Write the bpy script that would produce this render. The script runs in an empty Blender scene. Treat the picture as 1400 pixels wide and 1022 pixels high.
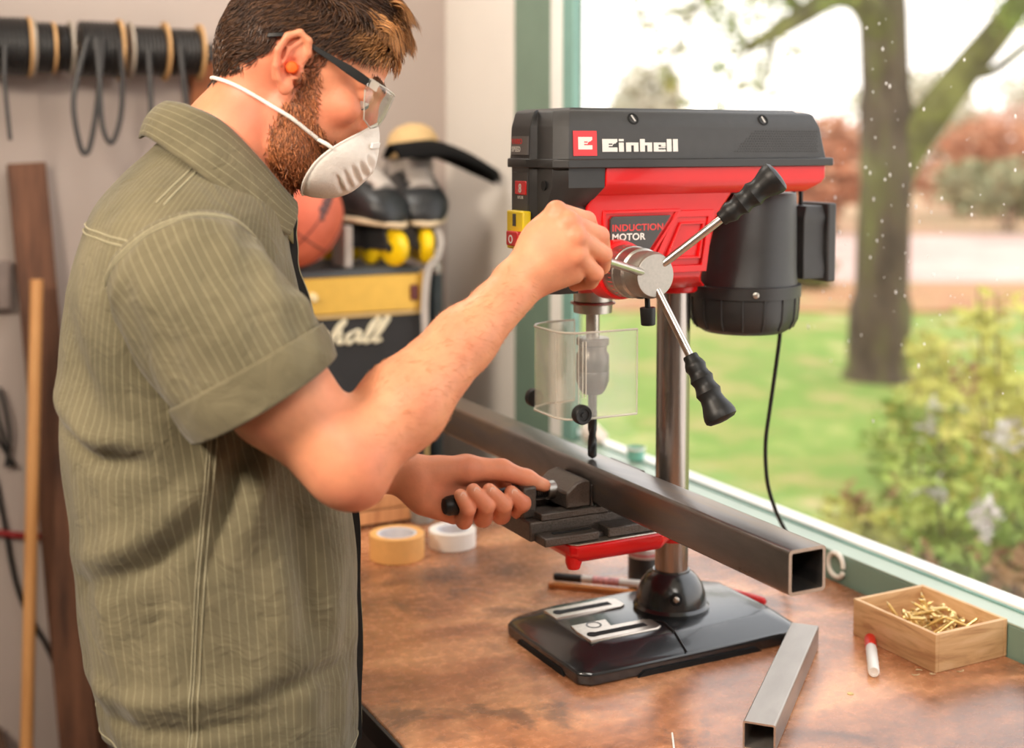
import bpy, bmesh, math, random
import numpy as np
from mathutils import Vector, Matrix
random.seed(7); RNG = np.random.default_rng(7)
SC = bpy.context.scene
COL = SC.collection
PI = math.pi

# ------------------------------------------------------------------ camera, sky, lamps, exposure
PITCH = math.radians(4.0)
CAM_AT = Vector((-1.045, -1.535, 0.70))
VH = Vector((0.457, 0.889, 0)).normalized()
RT = Vector((VH.y, -VH.x, 0))
cd = bpy.data.cameras.new('camera'); cam = bpy.data.objects.new('camera', cd); COL.objects.link(cam)
cd.sensor_width = 36.0; cd.lens = 1800 / 1400 * 36.0; cd.shift_y = -(511 - (195 + 1800 * math.tan(PITCH))) / 1400
vdir = VH * math.cos(PITCH) - Vector((0, 0, 1)) * math.sin(PITCH)
up = Vector((0, 0, 1)) * math.cos(PITCH) + VH * math.sin(PITCH)
cam.matrix_world = Matrix(((RT.x, up.x, -vdir.x, CAM_AT.x), (RT.y, up.y, -vdir.y, CAM_AT.y), (RT.z, up.z, -vdir.z, CAM_AT.z), (0, 0, 0, 1)))
cd.clip_start = 0.05; cd.clip_end = 300
cd.dof.use_dof = True; cd.dof.focus_distance = 1.60; cd.dof.aperture_fstop = 2.6
SC.camera = cam

SC.view_settings.view_transform = 'Standard'; SC.view_settings.look = 'None'
SC.view_settings.gamma = 1.0; SC.view_settings.use_curve_mapping = False
SC.view_settings.exposure = 0.0

world = bpy.data.worlds.new('overcast_sky'); SC.world = world; world.use_nodes = True
wn = world.node_tree.nodes; wl = world.node_tree.links; wn.clear()
wo = wn.new('ShaderNodeOutputWorld'); bg = wn.new('ShaderNodeBackground')
tc = wn.new('ShaderNodeTexCoord'); sx = wn.new('ShaderNodeSeparateXYZ'); ramp = wn.new('ShaderNodeValToRGB')
wl.new(tc.outputs['Generated'], sx.inputs[0]); wl.new(sx.outputs['Z'], ramp.inputs['Fac'])
ramp.color_ramp.elements[0].position = 0.0; ramp.color_ramp.elements[0].color = (1.0, 0.93, 0.86, 1)
ramp.color_ramp.elements[1].position = 0.5; ramp.color_ramp.elements[1].color = (0.95, 0.97, 1.0, 1)
wl.new(ramp.outputs['Color'], bg.inputs['Color']); bg.inputs['Strength'].default_value = 2.5
wl.new(bg.outputs[0], wo.inputs[0])

def area_lamp(name, at, aim, size, power, color, size_y=None):
    d = bpy.data.lights.new(name, 'AREA'); d.energy = power; d.color = color; d.size = size
    if size_y: d.shape = 'RECTANGLE'; d.size_y = size_y
    o = bpy.data.objects.new(name, d); COL.objects.link(o)
    o.location = at; o.rotation_euler = (Vector(aim) - Vector(at)).to_track_quat('-Z', 'Y').to_euler()
    return o
area_lamp('added_back_light', (-0.35, 0.85, 1.70), (0.1, 1.1, 0.3), 0.6, 16, (1.0, 0.94, 0.86))  # unseen light added to brighten the white pier and back wall
area_lamp('workshop_lamp_key', (-2.15, -0.75, 1.66), (-0.45, 0.0, 0.30), 0.55, 82, (1.0, 0.87, 0.72))
area_lamp('added_fill_light', (-0.75, -1.55, 1.66), (-0.1, 0.2, 0.25), 0.9, 28, (1.0, 0.93, 0.84))  # unseen fill light added in place of room bounce

# ------------------------------------------------------------------ materials
def lin(c):
    def f(v):
        v /= 255.0
        return v / 12.92 if v <= 0.04045 else ((v + 0.055) / 1.055) ** 2.4
    return (f(c[0]), f(c[1]), f(c[2]), 1.0)
def mat(name, col, rough=0.5, metal=0.0, var=0.10, vscale=40.0, bump=0.0, bscale=200.0, spec=0.5, coat=0.0, stretch=None, detail=4.0):
    m = bpy.data.materials.new(name); m.use_nodes = True
    nt = m.node_tree; N = nt.nodes; L = nt.links; p = N['Principled BSDF']
    p.inputs['Roughness'].default_value = rough; p.inputs['Metallic'].default_value = metal
    p.inputs['Specular IOR Level'].default_value = spec; p.inputs['Coat Weight'].default_value = coat
    t = N.new('ShaderNodeTexCoord'); mp = N.new('ShaderNodeMapping'); L.new(t.outputs['Object'], mp.inputs[0])
    if stretch: mp.inputs['Scale'].default_value = stretch
    n = N.new('ShaderNodeTexNoise'); n.inputs['Scale'].default_value = vscale; n.inputs['Detail'].default_value = detail
    L.new(mp.outputs[0], n.inputs['Vector'])
    r = N.new('ShaderNodeValToRGB'); c = lin(col)
    r.color_ramp.elements[0].position = 0.3; r.color_ramp.elements[1].position = 0.7
    r.color_ramp.elements[0].color = tuple(x * (1 - var) for x in c[:3]) + (1,)
    r.color_ramp.elements[1].color = tuple(min(1, x * (1 + var)) for x in c[:3]) + (1,)
    L.new(n.outputs['Fac'], r.inputs[0]); L.new(r.outputs[0], p.inputs['Base Color'])
    if bump:
        n2 = N.new('ShaderNodeTexNoise'); n2.inputs['Scale'].default_value = bscale; n2.inputs['Detail'].default_value = 3
        L.new(mp.outputs[0], n2.inputs['Vector'])
        b = N.new('ShaderNodeBump'); b.inputs['Strength'].default_value = bump; b.inputs['Distance'].default_value = 0.002
        L.new(n2.outputs['Fac'], b.inputs['Height']); L.new(b.outputs[0], p.inputs['Normal'])
    m['p'] = 1
    return m
def ramp_mat(name, stops, rough=0.5, scale=5.0, stretch=(1, 1, 1), detail=6, dist=0.0, metal=0.0, bump=0.0, coord='Object', rough_var=0.0, spec=0.5):
    m = bpy.data.materials.new(name); m.use_nodes = True
    nt = m.node_tree; N = nt.nodes; L = nt.links; p = N['Principled BSDF']
    p.inputs['Roughness'].default_value = rough; p.inputs['Metallic'].default_value = metal; p.inputs['Specular IOR Level'].default_value = spec
    t = N.new('ShaderNodeTexCoord'); mp = N.new('ShaderNodeMapping'); mp.inputs['Scale'].default_value = stretch
    L.new(t.outputs[coord], mp.inputs[0])
    n = N.new('ShaderNodeTexNoise'); n.inputs['Scale'].default_value = scale; n.inputs['Detail'].default_value = detail
    n.inputs['Distortion'].default_value = dist; n.inputs['Roughness'].default_value = 0.6
    L.new(mp.outputs[0], n.inputs['Vector'])
    r = N.new('ShaderNodeValToRGB'); cr = r.color_ramp
    while len(cr.elements) < len(stops): cr.elements.new(0.5)
    for e, (pos, c) in zip(cr.elements, stops): e.position = pos; e.color = lin(c)
    L.new(n.outputs['Fac'], r.inputs[0]); L.new(r.outputs[0], p.inputs['Base Color'])
    if bump:
        b = N.new('ShaderNodeBump'); b.inputs['Strength'].default_value = bump; b.inputs['Distance'].default_value = 0.002
        L.new(n.outputs['Fac'], b.inputs['Height']); L.new(b.outputs[0], p.inputs['Normal'])
    if rough_var:
        mr = N.new('ShaderNodeMapRange'); mr.inputs[3].default_value = rough - rough_var; mr.inputs[4].default_value = rough + rough_var
        L.new(n.outputs['Fac'], mr.inputs[0]); L.new(mr.outputs[0], p.inputs['Roughness'])
    return m
def clear_mat(name, tint=(1, 1, 1), gloss=0.06, rough=0.02, body=0.0, body_col=(235, 235, 230)):
    """thin clear sheet: transmits, with a fresnel reflection and optionally a little milky body"""
    m = bpy.data.materials.new(name); m.use_nodes = True
    N = m.node_tree.nodes; L = m.node_tree.links; N.clear()
    o = N.new('ShaderNodeOutputMaterial'); tr = N.new('ShaderNodeBsdfTransparent'); tr.inputs[0].default_value = tuple(tint) + (1,)
    g = N.new('ShaderNodeBsdfGlossy'); g.inputs['Roughness'].default_value = rough
    lw = N.new('ShaderNodeLayerWeight'); lw.inputs['Blend'].default_value = 0.5
    pw = N.new('ShaderNodeMath'); pw.operation = 'POWER'; pw.inputs[1].default_value = 4.0; L.new(lw.outputs['Facing'], pw.inputs[0])
    ma = N.new('ShaderNodeMath'); ma.operation = 'MULTIPLY_ADD'; ma.inputs[1].default_value = 0.5; ma.inputs[2].default_value = gloss * 0.5; L.new(pw.outputs[0], ma.inputs[0])
    mx = N.new('ShaderNodeMixShader'); L.new(ma.outputs[0], mx.inputs[0]); L.new(tr.outputs[0], mx.inputs[1]); L.new(g.outputs[0], mx.inputs[2])
    last = mx
    if body:
        d = N.new('ShaderNodeBsdfDiffuse'); d.inputs[0].default_value = lin(body_col)
        nz = N.new('ShaderNodeTexNoise'); nz.inputs['Scale'].default_value = 25; tcn = N.new('ShaderNodeTexCoord'); L.new(tcn.outputs['Object'], nz.inputs['Vector'])
        mu = N.new('ShaderNodeMath'); mu.operation = 'MULTIPLY'; mu.inputs[1].default_value = body * 2; L.new(nz.outputs['Fac'], mu.inputs[0])
        m2 = N.new('ShaderNodeMixShader'); L.new(mu.outputs[0], m2.inputs[0]); L.new(mx.outputs[0], m2.inputs[1]); L.new(d.outputs[0], m2.inputs[2]); last = m2
    L.new(last.outputs[0], o.inputs[0])
    return m

# ------------------------------------------------------------------ mesh helpers
class MB:
    def __init__(s): s.v = []; s.f = []
    def add(s, vs, fs):
        o = len(s.v); s.v += [tuple(map(float, v)) for v in vs]; s.f += [tuple(i + o for i in f) for f in fs]; return s
    def box(s, c, d, rot=None):
        x, y, z = (k / 2 for k in d); c = Vector(c)
        vs = [Vector((a * x, b * y, e * z)) for a in (-1, 1) for b in (-1, 1) for e in (-1, 1)]
        if rot is not None: vs = [rot @ v for v in vs]
        return s.add([c + v for v in vs], [(0, 1, 3, 2), (4, 6, 7, 5), (0, 4, 5, 1), (2, 3, 7, 6), (0, 2, 6, 4), (1, 5, 7, 3)])
    def bb(s, lo, hi): return s.box([(a + b) / 2 for a, b in zip(lo, hi)], [b - a for a, b in zip(lo, hi)])
    def loft(s, rings, close=True, caps=True):
        n = len(rings[0]); vs = [p for r in rings for p in r]; fs = []
        for i in range(len(rings) - 1):
            for j in range(n if close else n - 1):
                a = i * n + j; b = i * n + (j + 1) % n
                fs.append((a, b, b + n, a + n))
        if caps and close:
            fs.append(tuple(range(n))[::-1]); fs.append(tuple(range((len(rings) - 1) * n, len(rings) * n)))
        return s.add(vs, fs)
    def prism(s, poly, axis, lo, hi):
        """polygon of (a, b) extruded along axis: z -> (a,b)=(x,y); y -> (x,z); x -> (y,z)"""
        def P(a, b, t): return {'z': (a, b, t), 'y': (a, t, b), 'x': (t, a, b)}[axis]
        return s.loft([[P(a, b, lo) for a, b in poly], [P(a, b, hi) for a, b in poly]])
    def lathe(s, prof, at=(0, 0, 0), axis=(0, 0, 1), n=32, caps=True):
        q = Vector((0, 0, 1)).rotation_difference(Vector(axis).normalized()); at = Vector(at)
        rings = [[at + q @ Vector((r * math.cos(2 * PI * k / n), r * math.sin(2 * PI * k / n), z)) for k in range(n)] for r, z in prof]
        return s.loft(rings, True, caps)
    def cyl(s, a, b, r, r2=None, n=20):
        a = Vector(a); b = Vector(b); return s.lathe([(r, 0), (r2 if r2 is not None else r, (b - a).length)], a, b - a, n)
    def tube(s, path, r, n=8, caps=True, closed=False):
        P = [Vector(p) for p in path]; m = len(P); R = r if hasattr(r, '__len__') else [r] * m
        T = [((P[(i + 1) % m] if closed or i < m - 1 else P[i]) - (P[i - 1] if closed or i > 0 else P[i])).normalized() for i in range(m)]
        nrm = T[0].orthogonal().normalized(); rings = []
        for i in range(m):
            nrm = (nrm - T[i] * nrm.dot(T[i])).normalized(); bn = T[i].cross(nrm)
            rings.append([P[i] + (nrm * math.cos(2 * PI * k / n) + bn * math.sin(2 * PI * k / n)) * R[i] for k in range(n)])
        if closed: rings.append(rings[0])
        return s.loft(rings, True, caps and not closed)
    def sphere(s, c, r, n=16, m=10):
        c = Vector(c); rr = r if hasattr(r, '__len__') else (r, r, r)
        rings = []
        for i in range(m + 1):
            t = PI * (i + 0.02 * (i == 0) - 0.02 * (i == m)) / m
            rings.append([c + Vector((rr[0] * math.sin(t) * math.cos(2 * PI * k / n), rr[1] * math.sin(t) * math.sin(2 * PI * k / n), -rr[2] * math.cos(t))) for k in range(n)])
        return s.loft(rings)
    def build(s, name, m, parent=None, bevel=0.0, seg=2, smooth=True, angle=38, loc=None, rotz=0.0):
        me = bpy.data.meshes.new(name); me.from_pydata(s.v, [], s.f)
        bm = bmesh.new(); bm.from_mesh(me); bmesh.ops.recalc_face_normals(bm, faces=bm.faces); bm.to_mesh(me); bm.free()
        return link(name, me, m, parent, bevel, seg, smooth, angle, loc, rotz)
def link(name, me, m, parent=None, bevel=0.0, seg=2, smooth=True, angle=38, loc=None, rotz=0.0):
    me.materials.append(m)
    if smooth:
        me.shade_smooth(); me.set_sharp_from_angle(angle=math.radians(angle))
    o = bpy.data.objects.new(name, me); COL.objects.link(o)
    if parent: o.parent = parent
    if loc: o.location = loc
    if rotz: o.rotation_euler.z = rotz
    if bevel:
        b = o.modifiers.new('bevel', 'BEVEL'); b.width = bevel; b.segments = seg; b.limit_method = 'ANGLE'; b.angle_limit = math.radians(35); b.harden_normals = False
    return o
def fast_mesh(name, V, F):
    """numpy arrays -> mesh (all faces the same size)"""
    V = np.asarray(V, np.float32); F = np.asarray(F, np.int32); k = F.shape[1]
    me = bpy.data.meshes.new(name); me.vertices.add(len(V)); me.vertices.foreach_set('co', V.ravel())
    me.loops.add(F.size); me.loops.foreach_set('vertex_index', F.ravel())
    me.polygons.add(len(F)); me.polygons.foreach_set('loop_start', np.arange(0, F.size, k, dtype=np.int32))
    me.polygons.foreach_set('loop_total', np.full(len(F), k, np.int32))
    me.update(calc_edges=True); me.validate()
    return me
def thing(name, label, cat, loc=(0, 0, 0), rotz=0.0, group=None):
    o = bpy.data.objects.new(name, None); COL.objects.link(o); o.location = loc; o.rotation_euler = (0, 0, rotz)
    o.empty_display_size = 0.05; o['label'] = label; o['category'] = cat
    if group: o['group'] = group
    return o
def tag(o, label, cat, group=None, kind=None):
    o['label'] = label; o['category'] = cat
    if group: o['group'] = group
    if kind: o['kind'] = kind
    return o
def struct(o): o['kind'] = 'structure'; return o
def catmull(P, n=8, closed=False):
    P = [Vector(p) for p in P]; m = len(P); out = []
    for i in range(m if closed else m - 1):
        g = lambda k: P[k % m] if closed else P[max(0, min(m - 1, k))]
        p0, p1, p2, p3 = g(i - 1), g(i), g(i + 1), g(i + 2)
        for j in range(n):
            t = j / n
            out.append(0.5 * ((2 * p1) + (p2 - p0) * t + (2 * p0 - 5 * p1 + 4 * p2 - p3) * t * t + (3 * p1 - p0 - 3 * p2 + p3) * t ** 3))
    if not closed: out.append(P[-1].copy())
    return out
def dup(root, loc, rot, label=None):
    r = root.copy(); COL.objects.link(r); r.location = loc; r.rotation_euler = rot
    if label: r['label'] = label
    for ch in list(root.children):
        c = ch.copy(); COL.objects.link(c); c.parent = r
        for g in list(ch.children):
            d = g.copy(); COL.objects.link(d); d.parent = c
    return r
def text(body, name, m, parent, at, xdir, ydir, size, sx=1.0, bold=0.0, align='LEFT'):
    """flat raised lettering: converted to a mesh standing on the surface"""
    c = bpy.data.curves.new(name, 'FONT'); c.body = body; c.size = size; c.offset = bold; c.extrude = 0.0002; c.align_x = align; c.space_character = 1.05
    t = bpy.data.objects.new('t', c); COL.objects.link(t); bpy.context.view_layer.update()
    me = bpy.data.meshes.new_from_object(t.evaluated_get(bpy.context.evaluated_depsgraph_get()))
    bpy.data.objects.remove(t)
    X = Vector(xdir).normalized(); Y = Vector(ydir).normalized(); Zn = X.cross(Y)
    for v in me.vertices: v.co = Vector(at) + X * v.co.x * sx + Y * v.co.y + Zn * v.co.z
    me.name = name
    return link(name, me, m, parent, smooth=False)

# ------------------------------------------------------------------ signed distance fields -> one continuous surface
class Field:
    def __init__(s, lo, hi, h):
        s.lo = np.array(lo, np.float32); s.h = h; s.n = np.ceil((np.array(hi) - s.lo) / h).astype(int) + 1
        s.F = np.full(s.n, 1e3, np.float32)
    def _sub(s, lo, hi, pad):
        a = np.clip(np.floor((np.minimum(lo, hi) - pad - s.lo) / s.h).astype(int), 0, s.n - 1)
        b = np.clip(np.ceil((np.maximum(lo, hi) + pad - s.lo) / s.h).astype(int) + 1, 1, s.n)
        sl = tuple(slice(i, j) for i, j in zip(a, b))
        g = np.meshgrid(*[s.lo[k] + s.h * np.arange(a[k], b[k], dtype=np.float32) for k in range(3)], indexing='ij')
        return sl, np.stack(g, -1)
    def mix(s, sl, d, k, op='u'):
        A = s.F[sl]
        if op == 'u':
            if k > 0:
                hh = np.maximum(k - np.abs(A - d), 0) / k; s.F[sl] = np.minimum(A, d) - hh * hh * k * 0.25
            else: s.F[sl] = np.minimum(A, d)
        else:
            hh = np.maximum(k - np.abs(A + d), 0) / k; s.F[sl] = np.maximum(A, -d) + hh * hh * k * 0.25
    def cone(s, a, b, r1, r2, k=8, op='u'):
        a = np.array(a, np.float32); b = np.array(b, np.float32); R = max(r1, r2)
        sl, P = s._sub(np.minimum(a, b), np.maximum(a, b), R + k + 3 * s.h)
        ab = b - a; t = np.clip(((P - a) @ ab) / max(1e-6, float(ab @ ab)), 0, 1)
        d = np.linalg.norm(P - (a + t[..., None] * ab), axis=-1) - (r1 + (r2 - r1) * t)
        s.mix(sl, d, k, op)
    def chain(s, pts, rs, k=4):
        for i in range(len(pts) - 1): s.cone(pts[i], pts[i + 1], rs[i], rs[i + 1], k)
    def ell(s, c, r, k=8, op='u', M=None):
        c = np.array(c, np.float32); r = np.array(r, np.float32); R = float(max(r))
        sl, P = s._sub(c, c, R + k + 3 * s.h); Q = P - c
        if M is not None: Q = Q @ np.array(M, np.float32).T
        k0 = np.linalg.norm(Q / r, axis=-1); k1 = np.linalg.norm(Q / (r * r), axis=-1)
        d = np.where(k1 < 1e-9, -float(min(r)), k0 * (k0 - 1) / np.maximum(k1, 1e-9))
        s.mix(sl, d, k, op)
    def sample(s, P):
        q = np.clip((np.asarray(P) - s.lo) / s.h, 0, s.n - 1.001); i = np.floor(q).astype(int); f = q - i; out = 0
        for dx in (0, 1):
            for dy in (0, 1):
                for dz in (0, 1):
                    w = (f[:, 0] if dx else 1 - f[:, 0]) * (f[:, 1] if dy else 1 - f[:, 1]) * (f[:, 2] if dz else 1 - f[:, 2])
                    out = out + w * s.F[i[:, 0] + dx, i[:, 1] + dy, i[:, 2] + dz]
        return out
    def grad(s, P, e=3.0):
        P = np.asarray(P, np.float64); g = np.stack([s.sample(P + np.eye(3)[k] * e) - s.sample(P - np.eye(3)[k] * e) for k in range(3)], -1)
        return g / np.maximum(np.linalg.norm(g, axis=1, keepdims=True), 1e-9)
    def mesh(s):
        F = s.F; I = F < 0; c = [slice(None, -1), slice(1, None)]
        allin = None
        for a in (0, 1):
            for b in (0, 1):
                for d in (0, 1):
                    q = I[c[a], c[b], c[d]]
                    allin = q.copy() if allin is None else allin & q
                    anyin = q.copy() if (a, b, d) == (0, 0, 0) else anyin | q
        cells = np.argwhere(anyin & ~allin)
        idx = np.full(tuple(s.n - 1), -1, np.int32); idx[tuple(cells.T)] = np.arange(len(cells))
        acc = np.zeros((len(cells), 3)); cnt = np.zeros(len(cells))
        for ax in range(3):
            o1, o2 = [k for k in range(3) if k != ax]
            for u in (0, 1):
                for v in (0, 1):
                    p = cells.copy(); p[:, o1] += u; p[:, o2] += v; q = p.copy(); q[:, ax] += 1
                    fa = F[tuple(p.T)].astype(float); fb = F[tuple(q.T)].astype(float); m = (fa < 0) != (fb < 0)
                    t = np.where(m, fa / np.where(m, fa - fb, 1), 0); pt = p.astype(float); pt[:, ax] += t
                    acc[m] += pt[m]; cnt[m] += 1
        V = s.lo + s.h * (acc / cnt[:, None]); quads = []
        for ax in range(3):
            o1, o2 = (ax + 1) % 3, (ax + 2) % 3
            sa = [slice(1, -1)] * 3; sb = [slice(1, -1)] * 3; sa[ax] = slice(0, -1); sb[ax] = slice(1, None)
            Ia = I[tuple(sa)]; Ib = I[tuple(sb)]; e = np.argwhere(Ia != Ib)
            if not len(e): continue
            fl = Ia[tuple(e.T)]; e = e + 1; e[:, ax] -= 1
            qs = []
            for (u, v) in ((-1, -1), (0, -1), (0, 0), (-1, 0)):
                p = e.copy(); p[:, o1] += u; p[:, o2] += v; qs.append(idx[tuple(p.T)])
            Q = np.stack(qs, 1); Q[~fl] = Q[~fl][:, ::-1]; quads.append(Q)
        return V, np.concatenate(quads)
# ------------------------------------------------------------------ the setting
m_wall = mat('painted_plaster', (176, 162, 154), 0.85, var=0.05, vscale=3, bump=0.15, bscale=60)
m_pier = mat('white_plaster', (226, 219, 210), 0.8, var=0.03, vscale=3, bump=0.1, bscale=60)
m_green = mat('sage_green_frame', (112, 134, 118), 0.45, var=0.06, vscale=8, spec=0.5)
m_sill = mat('sage_sill_skylit', (166, 182, 166), 0.35, var=0.05, vscale=8)  # frame green made paler to paint in the sky reflected on the sill
m_white = mat('white_frame_bead', (236, 234, 228), 0.4, var=0.03, vscale=8)
m_floor = mat('concrete_floor', (120, 112, 104), 0.7, var=0.15, vscale=4)
m_teal = mat('teal_seal', (120, 160, 150), 0.4, var=0.05)
struct(MB().bb((-4.5, -2.7, -1.0), (0.365, 1.58, -0.9)).build('floor', m_floor))
struct(MB().bb((-4.5, 1.57, -0.9), (0.52, 1.7, 1.75)).build('wall_back', m_wall))
struct(MB().bb((-4.6, -2.7, -0.9), (-4.5, 1.7, 1.75)).build('wall_left', m_wall))
struct(MB().bb((-4.6, -2.7, 1.75), (0.55, 1.7, 1.85)).build('ceiling', m_pier))
struct(MB().bb((-4.6, -2.8, -0.9), (0.55, -2.7, 1.85)).build('wall_front', m_wall))
struct(MB().bb((0.36, 1.19, -0.9), (0.52, 1.57, 1.75)).build('wall_right', m_pier))
struct(MB().bb((0.365, -2.7, -1.0), (0.445, 1.19, -0.06)).build('wall_under_window', m_wall))
struct(MB().bb((0.365, -2.7, -0.06), (0.52, -1.9, 1.75)).build('wall_near', m_wall))
struct(MB().bb((0.365, -1.9, 1.5), (0.52, 1.19, 1.75)).build('wall_over_window', m_pier))
struct(MB().bb((-4.5, 1.555, -0.9), (0.36, 1.57, -0.78)).build('baseboard_back', m_wall))
win = bpy.data.objects.new('window_1', None); COL.objects.link(win); win['kind'] = 'structure'; win.location = (0.43, -0.35, 0.0)
W = lambda p: (p[0] - 0.43, p[1] + 0.35, p[2])
def wbox(name, lo, hi, m, bev=0.003):
    return MB().bb(W(lo), W(hi)).build(name, m, win, bevel=bev)
wbox('bottom_rail', (0.362, -1.9, -0.05), (0.4405, 1.19, 0.0445), m_green)
wbox('sill_board', (0.3615, -1.9, 0.0445), (0.402, 1.02, 0.0475), m_sill, 0.001)
wbox('inner_bead', (0.402, -1.9, 0.0445), (0.4075, 1.02, 0.0500), m_teal, 0.0008)
wbox('glazing_bead', (0.4075, -1.9, 0.046), (0.4405, 1.02, 0.054), m_white, 0.002)
wbox('side_jamb', (0.362, 1.02, 0.044), (0.4455, 1.19, 1.5), m_green)
wbox('side_bead', (0.363, 0.974, 0.0485), (0.405, 1.02, 1.42), m_white)
wbox('side_seal', (0.368, 0.930, 0.0485), (0.386, 0.974, 1.42), m_teal)
wbox('near_jamb', (0.362, -1.9, 0.044), (0.52, -1.78, 1.5), m_green)
wbox('head_rail', (0.362, -1.78, 1.42), (0.52, 1.02, 1.5), m_green)
m_pane = clear_mat('window_glass', gloss=0.03, body=0.022, body_col=(240, 236, 228))  # milky body paints veiling glare over the garden view
MB().bb(W((0.439, -1.78, 0.05)), W((0.445, 1.0198, 1.4195))).build('pane', m_pane, win, smooth=False)
# rain drops and specks on the pane
rb = MB(); rs = random.Random(3)
m_drop = mat('water_drop', (250, 250, 250), 0.1, spec=0.8, var=0.02)
for i in range(260):
    y = 0.45 - abs(rs.gauss(0, 1)) * 0.42; z = 0.62 + rs.gauss(0, 0.22)
    if rs.random() < 0.5: y = rs.uniform(-0.6, 0.2); z = rs.uniform(0.35, 1.15)
    if not -1.2 < y < 0.3 or not 0.2 < z < 1.3: continue
    r = rs.choice([0.0006, 0.0009, 0.0013, 0.002]); rb.sphere(W((0.4387, y, z)), (r * 0.5, r, r * rs.uniform(1, 2.2)), 6, 4)
o = rb.build('rain_drops', m_drop, win); o['kind'] = 'stuff'

# ------------------------------------------------------------------ the garden beyond the glass
def G(d, off, z): p = CAM_AT + VH * d + RT * off; return Vector((p.x, p.y, z))
GZ = -1.0
m_lawn = ramp_mat('lawn_green', [(0.30, (178, 156, 106)), (0.42, (146, 150, 82)), (0.52, (116, 144, 66)), (0.60, (146, 158, 84)), (0.70, (188, 170, 120))], 0.95, scale=1.6, detail=8, spec=0.1)
a, b, c, d_ = G(2.4, -14, GZ), G(2.4, 16, GZ), G(13.2, 16, GZ), G(13.2, -14, GZ)
lawn_v = []; nx, ny = 40, 24
lb = MB(); rings = []
for i in range(ny + 1):
    row = []
    for j in range(nx + 1):
        p = G(2.0 + 11.4 * i / ny, -12 + 26 * j / nx, GZ); p.z += 0.03 * math.sin(p.x * 1.7) * math.sin(p.y * 1.3)
        p.x = max(p.x, 0.55); row.append(p)
    rings.append(row)
lb.loft(rings, close=False, caps=False); struct(lb.build('lawn', m_lawn))
struct(MB().prism([tuple(G(13.2, -14, 0).xy), tuple(G(13.2, 17, 0).xy), tuple(G(16.0, 19, 0).xy), tuple(G(16.0, -15, 0).xy)], 'z', GZ - 0.02, GZ + 0.02).build('leaf_strewn_verge', ramp_mat('verge', [(0.3, (150, 96, 62)), (0.55, (176, 128, 84)), (0.7, (128, 130, 64))], 0.95, scale=1.5)))
struct(MB().prism([tuple(G(15.8, -15, 0).xy), tuple(G(15.8, 19, 0).xy), tuple(G(24, 27, 0).xy), tuple(G(24, -18, 0).xy)], 'z', GZ - 0.02, GZ + 0.03).build('pale_gravel_road', ramp_mat('road', [(0.3, (178, 140, 126)), (0.6, (206, 176, 162)), (0.75, (190, 130, 108))], 0.9, scale=0.8)))
struct(MB().prism([tuple(G(24, -40, 0).xy), tuple(G(24, 50, 0).xy), tuple(G(120, 90, 0).xy), tuple(G(120, -70, 0).xy)], 'z', GZ - 0.1, GZ - 0.02).build('field', ramp_mat('far_leaf_field', [(0.3, (168, 124, 92)), (0.5, (186, 148, 112)), (0.7, (150, 140, 92))], 0.95, scale=0.6)))

def leaf_cloud(name, parent, blobs, n, size, m, seed=1, flat=0.0):
    """n folded leaves scattered through ellipsoid blobs [(centre, radii), ...]"""
    g = np.random.default_rng(seed); w = np.array([b[1][0] * b[1][1] * b[1][2] for b in blobs]) ** 0.67; w = w / w.sum()
    k = g.choice(len(blobs), n, p=w); c = np.array([list(b[0]) for b in blobs])[k]; r = np.array([b[1] for b in blobs])[k]
    u = g.normal(size=(n, 3)); u /= np.linalg.norm(u, axis=1, keepdims=True)
    P = c + u * r * (g.random((n, 1)) ** 0.45)
    a = g.normal(size=(n, 3)); a[:, 2] *= 0.6; a /= np.linalg.norm(a, axis=1, keepdims=True)
    t = g.normal(size=(n, 3)); b = np.cross(a, t); b /= np.linalg.norm(b, axis=1, keepdims=True); nn = np.cross(a, b)
    s = (size * g.uniform(0.6, 1.4, n))[:, None]
    v = np.stack([P - a * s, P + b * s * 0.45 + nn * s * 0.12, P + a * s, P - b * s * 0.45 + nn * s * 0.12], 1).reshape(-1, 3)
    f = np.arange(n * 4).reshape(n, 4)
    me = fast_mesh(name, v, np.concatenate([f[:, [0, 1, 2]], f[:, [0, 2, 3]]]))
    return link(name, me, m, parent, smooth=False)
def leafmat(name, c1, c2, c3): return ramp_mat(name, [(0.3, c1), (0.5, c2), (0.7, c3)], 0.8, scale=3.0, detail=8, spec=0.15)
# the big tree
m_bark = ramp_mat('mossy_bark', [(0.30, (48, 40, 32)), (0.46, (84, 70, 56)), (0.58, (92, 88, 54)), (0.72, (116, 116, 68))], 0.9, scale=4.0, stretch=(1, 1, 0.35), bump=0.6, spec=0.2)
m_moss = ramp_mat('moss_bark', [(0.32, (62, 56, 36)), (0.5, (96, 94, 50)), (0.68, (130, 130, 70))], 0.9, scale=3.5, bump=0.6, spec=0.2)
TD = 9.4; px = TD / 1800
def TP(x, y, dd=0.0): return G(TD + dd, (x - 700) * px * (1 + dd / TD), 0.70 - (y - 195) * px * (1 + dd / TD))
tree = thing('garden_tree', 'large mossy tree with forked trunk standing on the lawn outside the window', 'tree', TP(1207, 521))
def tl(p): return Vector(p) - tree.location
tb = MB()
tb.tube([tl(p) for p in catmull([TP(1204, 540), TP(1205, 500), TP(1208, 400), TP(1209, 300), TP(1212, 235), TP(1208, 120), TP(1203, 20), TP(1200, -120), TP(1215, -330)], 5)],
        [0.34, 0.31, 0.285, 0.265, 0.25] + [0.225] * 5 + [0.19] * 5 + [0.185] * 5 + [0.19] * 5 + [0.17] * 6 + [0.16] * 5 + [0.13] * 4 + [0.1], 14)
tb.build('trunk', m_bark, tree)
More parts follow.
